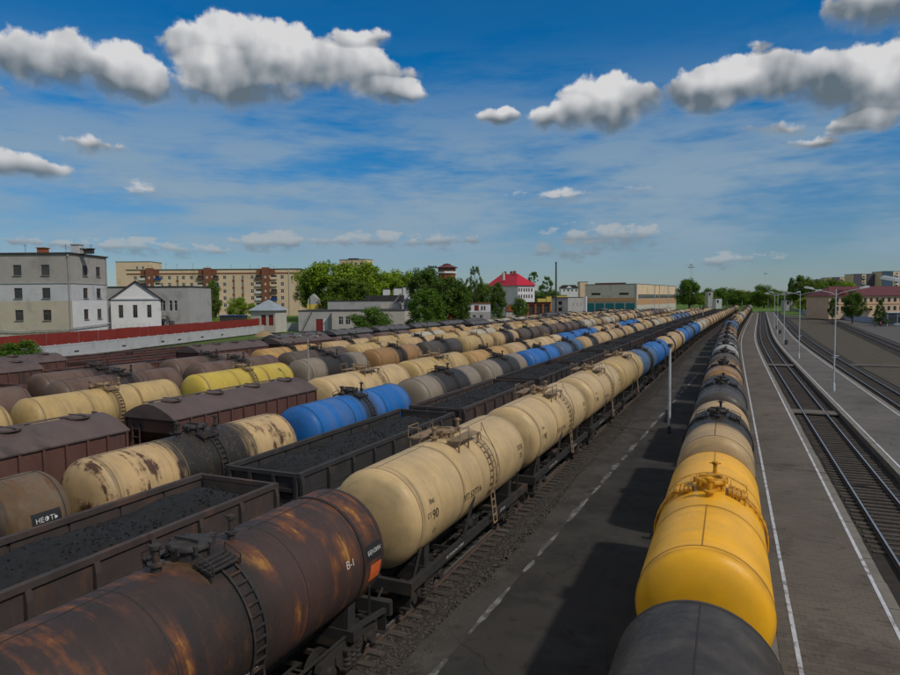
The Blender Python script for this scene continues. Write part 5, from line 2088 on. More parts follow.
    obj('shaft', MB().lathe([(r * .95, 0), (r * .95, z(274)), (r, z(273.8))], 8).mesh('shaft', (M_BRICK,)), t)
    obj('band', MB().lathe([(r * .96, z(273.9)), (r * 1.1, z(273.6)), (r * 1.1, z(272)), (r * .96, z(271.6))], 8).mesh('band', (M_SILIW,)), t)
    obj('drum', MB().lathe([(r * .98, z(272)), (r * .98, z(268))], 8).mesh('drum', (M_BRICK,)), t)
    for i in range(8):
        q = (i + .5) / 8 * 6.283
        obj('window', MB().box((0, 0, 0), (.1, 1.6, 1.0)).mesh('window', (M_GLASS,)), t, None, (r * .94 * math.cos(q), r * .94 * math.sin(q), z(270)), (0, 0, q))
    obj('roof', MB().lathe([(r * 1.24, z(268.2)), (r * 1.24, z(267.8)), (r * .45, z(265.2)), (r * .45, z(264.4)), (.001, z(263.4))], 8).mesh('roof', (M_PURROOF,)), t)
    # --- small white shop with red doors
    D = 262
    z = lambda y: zz(y, D, 477)
    k = D / 660
    t = bld('white_pavilion', 'small white pavilion with red doors below the poplar', 'building', 464.5, D)
    w = 26 * k
    dr = [((476.5 - 464.5) * k - .9, (476.5 - 464.5) * k + .9, z(310.8), z(305.2))]
    fr = [((c - 464.5) * k - .35, (c - 464.5) * k + .35, z(310.5), z(306)) for c in (481.8, 484.6)] + [((469 - 464.5) * k - .8, (469 - 464.5) * k + .8, z(310.5), z(307.5))]
    block(t, w, 6, z(312), z(303.5), M_SILIW, {'f': dr + fr}, ov=.3, m_roof=M_BRICK)
    put_windows(t, (0, 0, 0), (1, 0, 0), fr, M_WFRB, 0)
    obj('door', MB().box(((476.5 - 464.5) * k, .1, z(308)), (1.7, .08, 2.2)).mesh('door', (M_DOORR,)), t)
    fr2 = [((c - 464.5) * k - .6, (c - 464.5) * k + .6, z(318), z(315)) for c in (474, 481)]
    block(t, w, 7, 0, z(312), M_GREYW, {'f': fr2}, roof=False, name='lower_wall', O=(0, -.6))
    put_windows(t, (0, -.6, 0), (1, 0, 0), fr2, M_WFRW, 0)
    # --- house with the bright red roof
    D = 335
    z = lambda y: zz(y, D, 512)
    k = D / 660
    rz = R_(33)
    t = bld('red_roofed_house', 'large white house with bright red hipped roof', 'building', 517, D - 4, rz)
    # front-right face from the corner at px 517, left face turning away to px 488
    w, dpt = 11.5, 25.0
    ze, za = z(285.5), z(273.2)
    rows = (290, 296.5)
    fr = [(a - .45, a + .45, z(r) - .9, z(r) + .9) for a in (1.3, 2.9, 4.6, 6.2, 7.8, 9.6) for r in rows]
    lf = [(a - .5, a + .5, z(r) - .9, z(r) + .9) for a in (3.5, 8.5) for r in rows]
    block(t, w, dpt, 0, ze, M_SILIW, {'f': fr, 'l': lf}, roof=False)
    put_windows(t, (0, 0, 0), (1, 0, 0), fr, M_WFRB, 0)
    put_windows(t, (0, dpt, 0), (0, -1, 0), lf, M_WFRB, 0)
    o_ = .8
    vs = [(-o_, -o_, ze), (w + o_, -o_, ze), (w + o_, dpt + o_, ze), (-o_, dpt + o_, ze), (w / 2, w / 2 + 1, za), (w / 2, dpt - w / 2 + 1, za)]
    rf = obj('roof', MB().add(vs, [(0, 1, 4), (1, 2, 5, 4), (2, 3, 5), (3, 0, 4, 5), (3, 2, 1, 0)]).mesh('roof', (M_REDROOF,)), t)
    for (x, y, h) in ((1.5, 13, 4.0), (w / 2, 9, 2.0), (w / 2 + 1, 13, 2.0), (w / 2, 17, 2.0)):
        obj('chimney', MB().box((x, y, za - (3.4 if x < 2 else .6) + h / 2), (1.1, 1.1, h)).mesh('chimney', (M_LIGHTW if x < 2 else M_REDBR,)), rf)
    obj('drainpipe', MB().bar((.1, -.12, 0), (.1, -.12, ze), .2, .15).mesh('drainpipe', (M_ROOFD,)), t)
    # sheds at its foot
    D = 318
    z = lambda y: zz(y, D, 530)
    k = D / 660
    t = bld('timber_shed', 'brown open-fronted shed below the red-roofed house', 'building', 527, D)
    block(t, 24 * k, 7, 0, z(302.5), M_BRICK, {'f': [(1 + i * 3.6, 3.6 + i * 3.6, .5, z(304.5)) for i in range(3)]}, m_roof=M_ROOFD, ov=.5)
    t = bld('brick_hut', 'pointed brown brick hut among the trees by the red-roofed house', 'building', 506, D)
    block(t, 9 * k, 6, 0, z(311), M_LIGHTW, {}, roof=False)
    obj('gable_roof', MB().prism([(-.4, z(311)), (9 * k + .4, z(311)), (4.5 * k, z(304))], -.4, 6.4, 'y').mesh('gable_roof', (M_BRICK,)), t)
    for i, (a, b_, y0, dd, lab) in enumerate(((538, 546, 298.2, 350, 'left yellow low wall behind the brown shed'), (546.5, 552, 296.2, 352, 'middle yellow hut behind the brown shed'), (556, 567, 295.5, 356, 'right yellow hut behind the white low building'))):
        t = bld('yellow_hut', lab, 'building', a, dd)
        block(t, (b_ - a) * dd / 660, 5, 0, zz(y0, dd, 545), M_YELW, {})
    # --- white low building
    D = 330
    z = lambda y: zz(y, D, 565)
    k = D / 660
    t = bld('signal_cabin', 'pale low flat-roofed building left of the engine shed', 'building', 551.5, D + 4.4, R_(-30))
    fr = [(3.6, 5.6, z(y) - .9, z(y) + .9) for y in (303, 309.5)]
    rr = [(a - .6, a + .6, z(307), z(303)) for a in (8, 14, 20)]
    block(t, 8.75, 23, 0, z(297.5), M_GREYW, {'f': fr, 'r': rr}, ov=.2, m_roof=M_ROOFD)
    put_windows(t, (0, 0, 0), (1, 0, 0), fr, M_WFRB, 0)
    put_windows(t, (8.75, 0, 0), (0, 1, 0), rr, M_WFRW, 0)
    obj('end_pier', MB().box((9.6, 24, z(297) / 2), (1.6, 1.6, z(296))).mesh('end_pier', (M_SILIW,)), t)
    # --- engine shed
    D = 400
    z = lambda y: zz(y, D, 620)
    k = D / 660
    t = bld('engine_shed', 'big engine shed with grey end wall, teal gates and orange-banded side', 'building', 585, D + 16, R_(-30))
    w = 31.9
    L = 118
    zt = z(284)
    zb0, zb1 = z(302.6), z(297)
    fr = [(a - 2.9, a + 2.9, z(295), z(292.6)) for a in (7, 24.5)]
    block(t, w, L, 0, zt, M_LIGHTW, {'f': fr}, m_roof=M_ROOFD, ov=.1)
    put_windows(t, (0, 0, 0), (1, 0, 0), fr, M_WFRB, 0)
    obj('brick_band', MB().box((w / 2, -.08, (zb0 + zb1) / 2), (w - .2, .16, (zb1 - zb0) * .7)).mesh('brick_band', (M_ORBAND,)), t)
    for i in range(5):
        obj('gate', MB().box((3.2 + i * 6.3, -.12, z(303.5) / 2), (5.4, .2, z(303.2))).mesh('gate', (M_TEAL,)), t)
    obj('parapet', MB().box((w / 2, .5, zt + .5), (w * .6, .6, .9)).mesh('parapet', (M_REDBR,)), t)
    b = MB()
    nW = 24
    sr = [(4 + i * (L - 8) / nW + 1, 4 + i * (L - 8) / nW + 5.2, zt - 9.0, zt - 6.2) for i in range(nW)]
    facade(b, (w + .05, 0, 0), (0, 1, 0), L, zb1 - 3, zt - .3, sr, depth=.3)
    obj('side_wall', b.mesh('side_wall', (M_CREAM,)), t)
    put_windows(t, (w + .05, 0, 0), (0, 1, 0), sr, M_WFRW, 0, depth=.0)
    obj('side_band', MB().box((w + .08, L / 2, zt - 11.0), (.2, L - .6, 3.6)).mesh('side_band', (M_ORBAND,)), t)
    obj('lower_side', MB().box((w + .06, L / 2, 3), (.2, L - .6, 6)).mesh('lower_side', (M_LIGHTW,)), t)
    for y in (.3, 48, 62, 90, L - .4):
        obj('pilaster', MB().box((w + .15, y, zt / 2), (.5, .9, zt - .2)).mesh('pilaster', (M_GREYW,)), t)
    # light block behind the shed's left corner and white villa
    t = bld('beige_block', 'plain beige wall behind the left corner of the engine shed', 'building', 580, 470)
    block(t, 8 * 470 / 660, 10, 0, zz(282, 470, 580), M_CREAM, {})
    t = bld('white_villa', 'distant white villa with small gables left of the engine shed', 'building', 561, 460)
    kk = 460 / 660
    zv = lambda y: zz(y, 460, 567)
    fr = [(a - .5, a + .5, zv(291.5), zv(289.5)) for a in (2.2, 5, 7.8, 10.6)]
    block(t, 17 * kk, 8, 0, zv(288), M_SILIW, {'f': fr}, roof=False)
    put_windows(t, (0, 0, 0), (1, 0, 0), fr, M_WFRB, 0)
    obj('roof', MB().prism([(-.5, zv(288)), (17 * kk + .5, zv(288)), (14 * kk, zv(285)), (3 * kk, zv(285))], -.5, 8.5, 'y').mesh('roof', (M_ROOFD,)), t)
    obj('gable', MB().prism([(5 * kk, zv(288)), (11 * kk, zv(288)), (8 * kk, zv(285.6))], -.7, 3, 'y').mesh('gable', (M_SILIW,)), t)
    # small far sheds where the yard ends
    for (a, b_, y0, dd, m, lab) in ((708, 713, 291.5, 480, M_GREYW, 'distant grey brick hut where the yard narrows'), (716, 722, 298.5, 430, M_SILIG, 'distant pale hut beyond the tank rows'),
                                    (786, 793, 300, 420, M_GREYW, 'distant grey shed at the right of the vanishing rails'), (735, 745, 290.5, 760, M_YELW, 'distant orange-roofed house in the tree line')):
        t = bld('far_hut', lab, 'building', a, dd)
        kk = dd / 660
        zt = zz(y0, dd, a)
        block(t, (b_ - a) * kk, 6, 0, zt, m, {'f': [(.6, 1.8, zt - 3, zt - 1)]}, m_roof=M_BRICK if dd > 700 else M_ROOFD)
    # --- right: station building
    D = 262
    z = lambda y: zz(y, D, 865)
    k = D / 660
    t = bld('station_building', 'long beige two-storey station building with dull red roof at the right', 'building', 829, D, R_(6))
    w = 110 * k
    ze, za = z(295.6), z(286)
    fr = [((c - 824) * k - .62, (c - 824) * k + .62, z(r) - .85, z(r) + .85) for c in (833, 838.5, 846, 863, 869.5, 876, 882.5, 889, 895.5, 902, 908) for r in (300, 308.5)]
    block(t, w, 14, 0, ze, M_STATION, {'f': fr}, roof=False)
    put_windows(t, (0, 0, 0), (1, 0, 0), fr, M_WFRB, 0)
    obj('string_course', MB().box((w / 2, -.06, z(304)), (w, .16, .35)).mesh('string_course', (M_ORBAND,)), t)
    vs = [(-.8, -.8, ze), (w + .8, -.8, ze), (w + .8, 14.8, ze), (-.8, 14.8, ze), (5, 7, za), (w - 5, 7, za)]
    rf = obj('roof', MB().add(vs, [(0, 1, 5, 4), (1, 2, 5), (2, 3, 4, 5), (3, 0, 4), (3, 2, 1, 0)]).mesh('roof', (M_PURROOF,)), t)
    for c in (838, 850):
        obj('dormer', MB().prism([((c - 824) * k - 1.6, ze + .5), ((c - 824) * k + 1.6, ze + .5), ((c - 824) * k, ze + 2.4)], -.4, 4, 'y').mesh('dormer', (M_PURROOF,)), rf)
    obj('awning', MB().box(((867 - 824) * k, -1.2, z(308)), (3.4, 2.4, .2)).mesh('awning', (M_YELW,)), t)
    # blue-grey fence in front
    pa, pb = at(799, 309, 360), at(884, 325, 212)
    pa.z = pb.z = 0
    u = (pb - pa).normalized()
    L = (pb - pa).length
    t = thing('panel_fence', 'long blue-grey panel fence in front of the station building', 'fence', pa, math.atan2(u.y, u.x))
    n = 40
    pm = MB().box((0, 0, 1.0), (L / n - .1, .06, 2.1)).box((0, -.05, 1.9), (L / n - .1, .05, .1)).box((0, -.05, .3), (L / n - .1, .05, .1)).mesh('panel', (M_BLUEF,))
    pp = MB().box((0, 0, 1.1), (.1, .12, 2.5)).mesh('post', (M_BLUEF,))
    for i in range(n):
        obj('panel', pm, t, None, ((i + .5) * L / n, 0, -.2))
        obj('post', pp, t, None, (i * L / n, 0, -.3))
    # glass shelter at the right edge
    D = 205
    k = D / 660
    z = lambda y: zz(y, D, 895)
    t = bld('shelter', 'grey-blue glazed shelter at the right edge of the station forecourt', 'shelter', 888, D)
    obj('roof', MB().box((3.2, 1.5, z(312.5)), (6.8, 3.4, .25)).mesh('roof', (M_SILIG,)), t)
    obj('back_panel', MB().box((3.2, 3, z(312.5) / 2), (6.4, .08, z(312.5))).mesh('back_panel', (M_BLUEF,)), t)
    for x in (.1, 3.2, 6.3):
        obj('post', MB().bar((x, .1, -.3), (x, .1, z(313)), .12, .12).mesh('post', (M_POLE,)), t)
    for i in range(2):
        obj('pane', MB().box((1.65 + i * 3.1, .12, z(320)), (2.9, .03, 2.0)).mesh('pane', (M_GLASS,)), t)
    # far housing estate on the right
    est = [(815, 829, 279.6, 640, 'm', 'dark'), (829, 853, 277.6, 620, 'l', 'cream'), (853, 881, 274.3, 600, 'm', 'mixed'), (881, 921, 271.6, 590, 'l', 'tall')]
    labs = ['dark grey far apartment block, leftmost of the estate behind the station', 'cream far apartment block, second from left in the estate behind the station', 'far apartment block with a dark end, third from left behind the station', 'tallest far apartment block with white balconies at the right edge']
    M_DARKP = mat('dark_purple_panel', (.085, .075, .11), .8, .12, .2)
    M_DARKB = mat('dark_blue_panel', (.05, .085, .14), .8, .12, .2)
    for i, (a, b_, y0, dd, _k, kind) in enumerate(est):
        t = bld('apartment_building', labs[i], 'building', a, dd, 0, 'far housing estate')
        kk = dd / 660
        z = lambda y: zz(y, dd, a)
        w = (b_ - a) * kk
        rows = [y0 + 2.6 + q * 2.9 for q in range(5)]
        if kind == 'dark':
            cols = []
        elif kind == 'cream':
            cols = [841, 845, 849]
        elif kind == 'mixed':
            cols = [863, 879]
        else:
            cols = [896, 902, 908, 914]
        fr = [((c - a) * kk - 1.0, (c - a) * kk + 1.0, z(r) - .8, z(r) + .8) for c in cols for r in rows]
        block(t, w, 14, 0, z(y0), M_CREAM, {'f': fr})
        put_windows(t, (0, 0, 0), (1, 0, 0), fr, M_WFRB, 0)
        dark = {'dark': [(815.3, 828.5)], 'cream': [(832, 839)], 'mixed': [(853.3, 861), (866, 876.5)], 'tall': [(881.3, 892)]}[kind]
        for (p0, p1) in dark:
            obj('end_panel', MB().box((((p0 + p1) / 2 - a) * kk, -.25, z(y0) / 2 + .2), ((p1 - p0) * kk, .5, z(y0) + .4)).mesh('end_panel', (M_DARKB if kind == 'tall' else M_DARKP,)), t)
        for r in fr[:: (1 if kind == 'tall' else 2)]:
            obj('balcony', cached(('estbal', kind), lambda: MB().box((0, -.6, 0), (3.4, 1.0, 1.1)).mesh('balcony', (M_SILIW if kind == 'tall' else M_GREYW,))), t, None, ((r[0] + r[1]) / 2, 0, r[2] - .3))
    # blue lorry trailers behind the red fence
    for i, (a, b_, y0, lab) in enumerate(((197, 205, 313.5, 'small blue tarpaulin stack behind the red fence, left of two'), (219, 243, 314.5, 'long blue roofed shed behind the red fence'))):
        t = bld('blue_shed', lab, 'building', a, 205)
        kk = 205 / 660
        block(t, (b_ - a) * kk, 4, 0, zz(y0, 205, 220) - .5, M_ROOFD, {}, roof=True, m_roof=M_BLUEB)

# ------------------------------------------------------------------ trees and people
L_BRIGHT = leaf('bright_spring_leaves', (.19, .30, .024))
L_MID = leaf('mid_green_leaves', (.10, .175, .022))
L_DARK = leaf('dark_green_leaves', (.075, .14, .022))
L_DEEP = leaf('deep_green_leaves', (.080, .165, .018))
M_BARK = mat('bark', (.075, .06, .048), .9, .3, 3, bump=.5)
M_BIRCH = mat('birch_bark', (.40, .39, .36), .8, .2, 2, patch=(.06, .055, .05), pscale=3)


def crown_mesh(kind, seed, nleaf, size):
    """Leaf sprays gathered in clumps along invisible boughs inside a unit crown (z 0..1, radius about .5)."""
    r = np.random.RandomState(seed)
    cl = []
    ncl = {'round': 70, 'tall': 80, 'spruce': 80, 'dome': 90, 'bush': 50, 'airy': 46}[kind]
    for i in range(ncl):
        if kind == 'round':
            z = r.uniform(.12, .95)
            rad = .5 * math.sqrt(max(0.02, 1 - ((z - .5) / .5) ** 2)) * (.85 + .3 * r.rand())
            q, rr = r.uniform(0, 6.283), rad * math.sqrt(r.uniform(.15, 1))
            cl.append((rr * math.cos(q), rr * math.sin(q), z, r.uniform(.09, .17)))
        elif kind == 'tall':
            z = r.uniform(.06, .98)
            rad = .42 * (math.sin(math.pi * min(1, z * .85 + .12)) ** .6) * (.7 + .5 * r.rand())
            q, rr = r.uniform(0, 6.283), rad * math.sqrt(r.uniform(.1, 1))
            cl.append((rr * math.cos(q), rr * math.sin(q), z, r.uniform(.07, .13)))
        elif kind == 'airy':
            z = r.uniform(.15, .98)
            rad = .46 * (1 - abs(z - .42) / .62) ** .7 * (.6 + .55 * r.rand())
            q, rr = r.uniform(0, 6.283), rad
            cl.append((rr * math.cos(q), rr * math.sin(q), z, r.uniform(.05, .10)))
        elif kind == 'spruce':
            z = r.uniform(.05, .99)
            rad = .46 * (1 - z) * (.75 + .5 * r.rand()) + .02
            q, rr = r.uniform(0, 6.283), rad * math.sqrt(r.uniform(.3, 1))
            cl.append((rr * math.cos(q), rr * math.sin(q), z, r.uniform(.05, .09)))
        elif kind == 'dome':
            z = r.uniform(.02, .97)
            rad = .5 * math.sqrt(max(.02, 1 - z ** 2.2)) * (.92 + .12 * r.rand())
            q, rr = r.uniform(0, 6.283), rad * math.sqrt(r.uniform(.4, 1))
            cl.append((rr * math.cos(q), rr * math.sin(q), z, r.uniform(.08, .13)))
        else:
            z = r.uniform(.05, .9) ** 1.2
            rad = .5 * math.sqrt(max(.02, 1 - z ** 1.6)) * (.7 + .45 * r.rand())
            q, rr = r.uniform(0, 6.283), rad * math.sqrt(r.uniform(.1, 1))
            cl.append((rr * math.cos(q), rr * math.sin(q), z, r.uniform(.10, .18)))
    cl = np.array(cl)
    w = cl[:, 3] ** 2
    idx = r.choice(len(cl), nleaf, p=w / w.sum())
    c = cl[idx]
    d = r.normal(size=(nleaf, 3))
    d /= np.linalg.norm(d, axis=1)[:, None]
    rad = c[:, 3:4] * (r.rand(nleaf, 1) ** .45) * r.uniform(.8, 1.25, (nleaf, 1))
    pos = c[:, :3] + d * rad
    nrm = d + r.normal(size=(nleaf, 3)) * .7 + np.array([0, 0, .35])
    nrm /= np.linalg.norm(nrm, axis=1)[:, None]
    t = np.cross(nrm, r.normal(size=(nleaf, 3)))
    t /= np.linalg.norm(t, axis=1)[:, None]
    b = np.cross(nrm, t)
    s = size * r.uniform(.6, 1.35, (nleaf, 1))
    V = np.empty((nleaf, 4, 3))
    V[:, 0] = pos - t * s
    V[:, 1] = pos - b * s * .55
    V[:, 2] = pos + t * s
    V[:, 3] = pos + b * s * .55
    me = bpy.data.meshes.new('crown')
    me.vertices.add(nleaf * 4)
    me.vertices.foreach_set('co', V.reshape(-1))
    me.loops.add(nleaf * 4)
    me.loops.foreach_set('vertex_index', np.arange(nleaf * 4, dtype=np.int32))
    me.polygons.add(nleaf)
    me.polygons.foreach_set('loop_start', np.arange(0, nleaf * 4, 4, dtype=np.int32))
    me.update(calc_edges=True)
    me.validate()
    me.materials.append(None)
    return me, cl


def trunk_mesh(cl, h0, thick, seed, bark):
    r = random.Random(seed)
    b = MB()
    top = .82
    pts = [(0, 0, -h0)] + [(r.uniform(-.02, .02), r.uniform(-.02, .02), -h0 + (top + h0) * (i / 5)) for i in range(1, 6)]
    b.tube(pts, [thick * (1 - .82 * i / 5) for i in range(6)], 7)
    for i in range(0, len(cl), 3):
        x, y, z, _ = cl[i]
        zb = max(-h0 * .4, z - .28 - .2 * r.random())
        k = min(.95, max(0, (zb + h0) / (top + h0)))
        b.tube([(0, 0, zb), (x * .5, y * .5, zb + (z - zb) * .62), (x, y, z)], [thick * .42 * (1 - k * .7), thick * .25 * (1 - k * .6), thick * .06], 5)
    return b.mesh('trunk', (bark,), 50)


PROTO = {}


def proto(kind, v):
    if (kind, v) not in PROTO:
        n, s = {'round': (11000, .026), 'tall': (8000, .024), 'airy': (3200, .024), 'spruce': (6000, .020), 'dome': (14000, .020), 'bush': (9000, .024)}[kind]
        me, cl = crown_mesh(kind, hash_((kind, v)), n, s)
        h0 = {'round': .22, 'tall': .14, 'airy': .16, 'spruce': .1, 'dome': .03, 'bush': .04}[kind]
        PROTO[(kind, v)] = (me, trunk_mesh(cl, h0, .030 if kind not in ('dome', 'bush') else .02, v, M_BARK), h0)
    return PROTO[(kind, v)]


def hash_(k):
    return sum(ord(c) for c in k[0]) * 13 + k[1] * 101


def tree(kind, v, px, ytop, ybot, wpx, D, m, label, cat='tree', name=None, group=None, zbase=None):
    me, tm, h0 = proto(kind, v)
    pt, pb = at(px, ytop, D), at(px, ybot, D)
    H = pt.z - pb.z
    zb = zbase if zbase is not None else pb.z
    W_ = wpx * D / 660
    hz = H / (1 + 0)
    t = thing(name or ('bush' if kind in ('bush', 'dome') else 'tree'), label, cat, (pb.x, pb.y, 0), random.uniform(0, 6), group)
    obj('crown', me, t, m, (0, 0, pb.z), None, (W_ / .95, W_ / .95, H))
    # trunk runs from the ground up into the crown
    obj('trunk', tm, t, None, (0, 0, pb.z), None, (W_ / .95, W_ / .95, H))
    low = pb.z - h0 * H
    if low > .2:
        k = W_ / .95 * .03
        obj('stem', MB().lathe([(k * 1.25, -.4), (k * 1.05, low + .3), (k * .98, low + .6)], 8).mesh('stem', (M_BARK,), 50), t)
    return t


def build_trees():
    T = tree
    big = 'trees behind the workshops'
    T('round', 1, 331, 262, 309, 56, 240, L_BRIGHT, 'biggest bright green tree, left of the cream roof behind the workshops', group=big)
    T('round', 2, 361, 264, 308, 46, 246, L_BRIGHT, 'bright green tree under the cream roof, right of the biggest tree', group=big)
    T('round', 3, 312, 274, 310, 26, 236, L_MID, 'mid green tree squeezed between the apartments and the biggest tree', group=big)
    T('round', 1, 381, 272, 306, 34, 252, L_BRIGHT, 'smaller bright green tree right of the cream roof', group=big)
    T('round', 4, 402, 272, 306, 40, 262, L_BRIGHT, 'low bright green tree left of the floodlight mast', group=big)
    T('round', 2, 347, 280, 312, 44, 226, L_MID, 'mid green tree right behind the grey workshop roof', group=big)
    T('round', 4, 425, 269, 306, 32, 206, L_DARK, 'dark tree behind the dome bush, left of the water tower')
    T('round', 1, 446, 276, 322, 40, 222, L_DARK, 'dark tree in front of the brick water tower')
    T('tall', 1, 462, 286, 326, 22, 216, L_DARK, 'dark narrow tree right of the dome bush')
    T('dome', 1, 427, 290, 327, 40, 176, L_DEEP, 'dense dome-shaped willow bush beside the storage tank', 'bush')
    T('airy', 1, 475, 266, 304, 20, 290, L_DARK, 'open-crowned poplar between the water tower and the red roof')
    T('round', 3, 484, 284, 308, 22, 300, L_MID, 'round mid green tree at the foot of the poplar')
    T('round', 2, 470, 287, 308, 18, 302, L_MID, 'mid green tree left of the poplar foot')
    T('tall', 2, 498, 283, 319, 20, 268, L_DARK, 'dark birch in front of the red-roofed house')
    T('bush', 2, 520, 297, 317, 17, 282, L_DEEP, 'small dark bushy tree right of the birch', 'tree', 'tree')
    T('airy', 2, 534, 271, 286, 13, 390, L_MID, 'tree top showing behind the red roof ridge')
    T('airy', 3, 547, 277, 299, 18, 400, L_MID, 'thin tree between the red-roofed house and the dark mast')
    T('bush', 1, 371, 307, 333, 44, 172, L_DEEP, 'wide dark bush in front of the pale workshop', 'bush')
    T('bush', 3, 16, 339, 368, 52, 88, L_DEEP, 'green bush at the left edge before the concrete wall', 'bush')
    T('tall', 1, 214, 282, 317, 17, 238, L_MID, 'slim tree in front of the apartment block, tallest of its three')
    T('tall', 2, 193, 291, 317, 10, 236, L_MID, 'narrow small tree left of the slim tree before the apartments')
    T('bush', 1, 237, 297, 314, 22, 232, L_BRIGHT, 'bright green round bush in front of the apartments', 'bush')
    T('bush', 2, 252, 303, 314, 12, 232, L_BRIGHT, 'small bright bush beside the zinc-roofed gate house', 'bush')
    T('round', 3, 689, 280, 306, 21, 342, L_DEEP, 'dark tree under the floodlight mast at the end of the engine shed')
    T('bush', 3, 700, 294, 304, 10, 345, L_BRIGHT, 'small bright bush beside the engine shed tree', 'bush')
    far = 'far tree line beyond the yard'
    specs = [(707, 288, 9, L_DEEP), (718, 288, 12, L_DEEP), (727, 286.5, 13, L_MID), (737, 290, 12, L_DEEP), (747, 291, 14, L_MID), (757, 291, 12, L_DEEP), (764, 284.5, 14, L_MID), (773, 289, 12, L_DEEP), (783, 290, 12, L_MID)]
    pos = ['leftmost', 'second', 'third', 'fourth', 'fifth', 'sixth', 'seventh', 'eighth', 'rightmost']
    for i, (px, yt, w, m) in enumerate(specs):
        T('bush', 1 + i % 3, px, yt, 305, w * 1.7, 540 + 40 * (i % 3), m, '%s tree of the far tree line where the rails vanish' % pos[i] if i in (0, 8) else '%s tree from left in the far line where rails vanish' % pos[i], group=far)
    for i, (px, yt, w) in enumerate(((660, 292, 60), (600, 290, 90), (540, 290, 80), (720, 292.5, 80), (790, 291, 70), (850, 290, 90))):
        T('bush', 1 + i % 3, px, yt, 303, w, 900, L_DEEP, 'distant wood, %s of six dark groves on the horizon' % ['third', 'second', 'first', 'fourth', 'fifth', 'sixth'][i], 'tree', group='groves on the horizon')
    T('tall', 2, 790.5, 278, 302, 7, 420, L_DARK, 'dark pointed tree at the far right end of the rails')
    T('round', 2, 801, 276.5, 304, 18, 400, L_MID, 'tall mid green tree left of the station building')
    T('round', 3, 813, 281, 304, 22, 392, L_MID, 'mid green tree second left of the station building')
    T('round', 4, 827, 280, 303, 26, 410, L_MID, 'spreading mid green tree behind the station roof end')
    T('round', 1, 842, 281, 301, 22, 420, L_BRIGHT, 'light green tree above the station roof')
    T('bush', 2, 806, 297, 309, 22, 352, L_BRIGHT, 'bright green shrub bank at the end of the panel fence', 'bush')
    T('bush', 3, 822, 301, 310, 20, 322, L_BRIGHT, 'bright green shrub left of the station wall', 'bush')
    T('round', 3, 852.5, 293, 318, 19, 222, L_DARK, 'round dark tree behind the fence in front of the station')
    T('tall', 1, 832.5, 299, 317, 10, 232, L_DARK, 'narrow dark tree left of the round dark tree')
    T('spruce', 1, 880, 300, 325, 17, 206, L_DARK, 'dark spruce in front of the station, right of the round tree')
    # grass along the wall
    r = np.random.RandomState(3)
    n = 9000
    xs, ys_ = [], []
    V = []
    while len(V) < n:
        t = r.rand()
        a = at(40, 360, 100).lerp(at(330, 331, 186), t)
        x, y = a.x + r.normal() * 3.0 + 6, a.y + r.normal() * 3.0
        h = r.uniform(.15, .5)
        q = r.uniform(0, 6.28)
        V.append([(x, y, -.38), (x + .10 * math.cos(q), y + .10 * math.sin(q), -.38), (x + r.normal() * .08, y + r.normal() * .08, -.36 + h)])
    V = np.array(V).reshape(-1, 3)
    me = bpy.data.meshes.new('weeds')
    me.from_pydata([tuple(v) for v in V], [], [(3 * i, 3 * i + 1, 3 * i + 2) for i in range(n)])
    me.materials.append(L_MID)
    o = obj('weeds', me)
    tag(o, 'green weeds growing along the foot of the concrete wall', 'weeds', None, 'stuff')


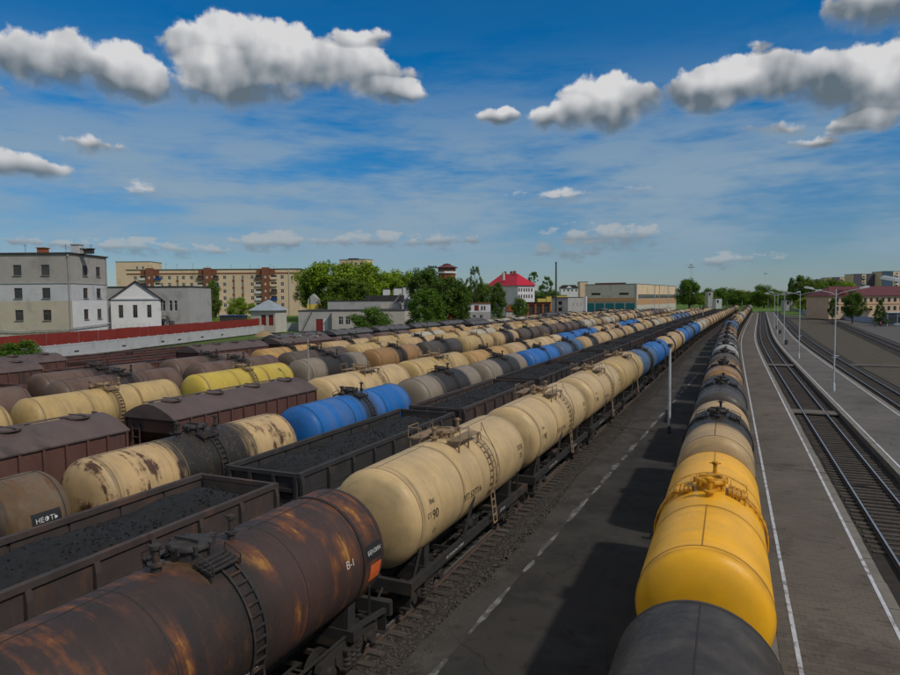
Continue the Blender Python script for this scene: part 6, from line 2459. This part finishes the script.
def person(px, py, D, shirt, trousers, label, rz):
    """Standing figure grown from a posed skeleton as one continuous skin."""
    J = [(0, 0, .95), (0, 0, 1.2), (0, 0, 1.42), (0, .02, 1.52), (0, .03, 1.66), (.19, 0, 1.40), (.26, -.02, 1.13), (.25, -.12, .90), (-.19, 0, 1.40), (-.27, 0, 1.13), (-.25, -.08, .88),
         (.10, 0, .90), (.12, -.03, .50), (.12, .02, .08), (.13, -.14, .04), (-.10, 0, .90), (-.13, .03, .50), (-.14, .08, .08), (-.15, -.07, .04)]
    E = [(0, 1), (1, 2), (2, 3), (3, 4), (2, 5), (5, 6), (6, 7), (2, 8), (8, 9), (9, 10), (0, 11), (11, 12), (12, 13), (13, 14), (0, 15), (15, 16), (16, 17), (17, 18)]
    Rr = [.15, .14, .16, .06, .11, .07, .05, .04, .07, .05, .04, .09, .065, .05, .04, .09, .065, .05, .04]
    me = bpy.data.meshes.new('body')
    me.from_pydata(J, E, [])
    o = bpy.data.objects.new('body', me)
    COL.objects.link(o)
    o.modifiers.new('s', 'SKIN')
    for i, v in enumerate(me.skin_vertices[0].data):
        v.radius = (Rr[i], Rr[i] * .8)
        v.use_root = i == 0
    o.modifiers.new('d', 'SUBSURF').levels = 1
    dg = bpy.context.evaluated_depsgraph_get()
    m2 = bpy.data.meshes.new_from_object(o.evaluated_get(dg))
    bpy.data.objects.remove(o)
    m2.materials.clear()
    for m in (shirt, trousers, plain('skin_tone', (.42, .25, .17)), plain('dark_hair', (.03, .02, .015))):
        m2.materials.append(m)
    for p in m2.polygons:
        c = p.center
        p.use_smooth = True
        p.material_index = (3 if (c.z > 1.68 or (c.z > 1.58 and c.y > .06)) else 2) if c.z > 1.50 else (2 if abs(c.x) > .2 and c.z < .98 and c.z > .8 else (0 if c.z > .93 else 1))
    p = at(px, py, D)
    b = obj('person', m2, None, None, (p.x, p.y, -.28), (0, 0, rz))
    tag(b, label, 'person')
    return b


def build_people():
    M1 = plain('dark_jacket', (.03, .03, .04))
    M2 = plain('red_top', (.45, .06, .05))
    M3 = plain('dark_trousers', (.03, .035, .05))
    person(875, 327, 196, M1, M3, 'person in dark jacket standing on the forecourt, left of two', .5)
    person(880.5, 326, 200, M2, M3, 'person in red top standing on the forecourt, right of two', -2.2)

# ------------------------------------------------------------------ assemble
build_ground()
build_platforms()
build_gravel()
build_people()
build_buildings()
build_trees()
build_poles()
build_trains()
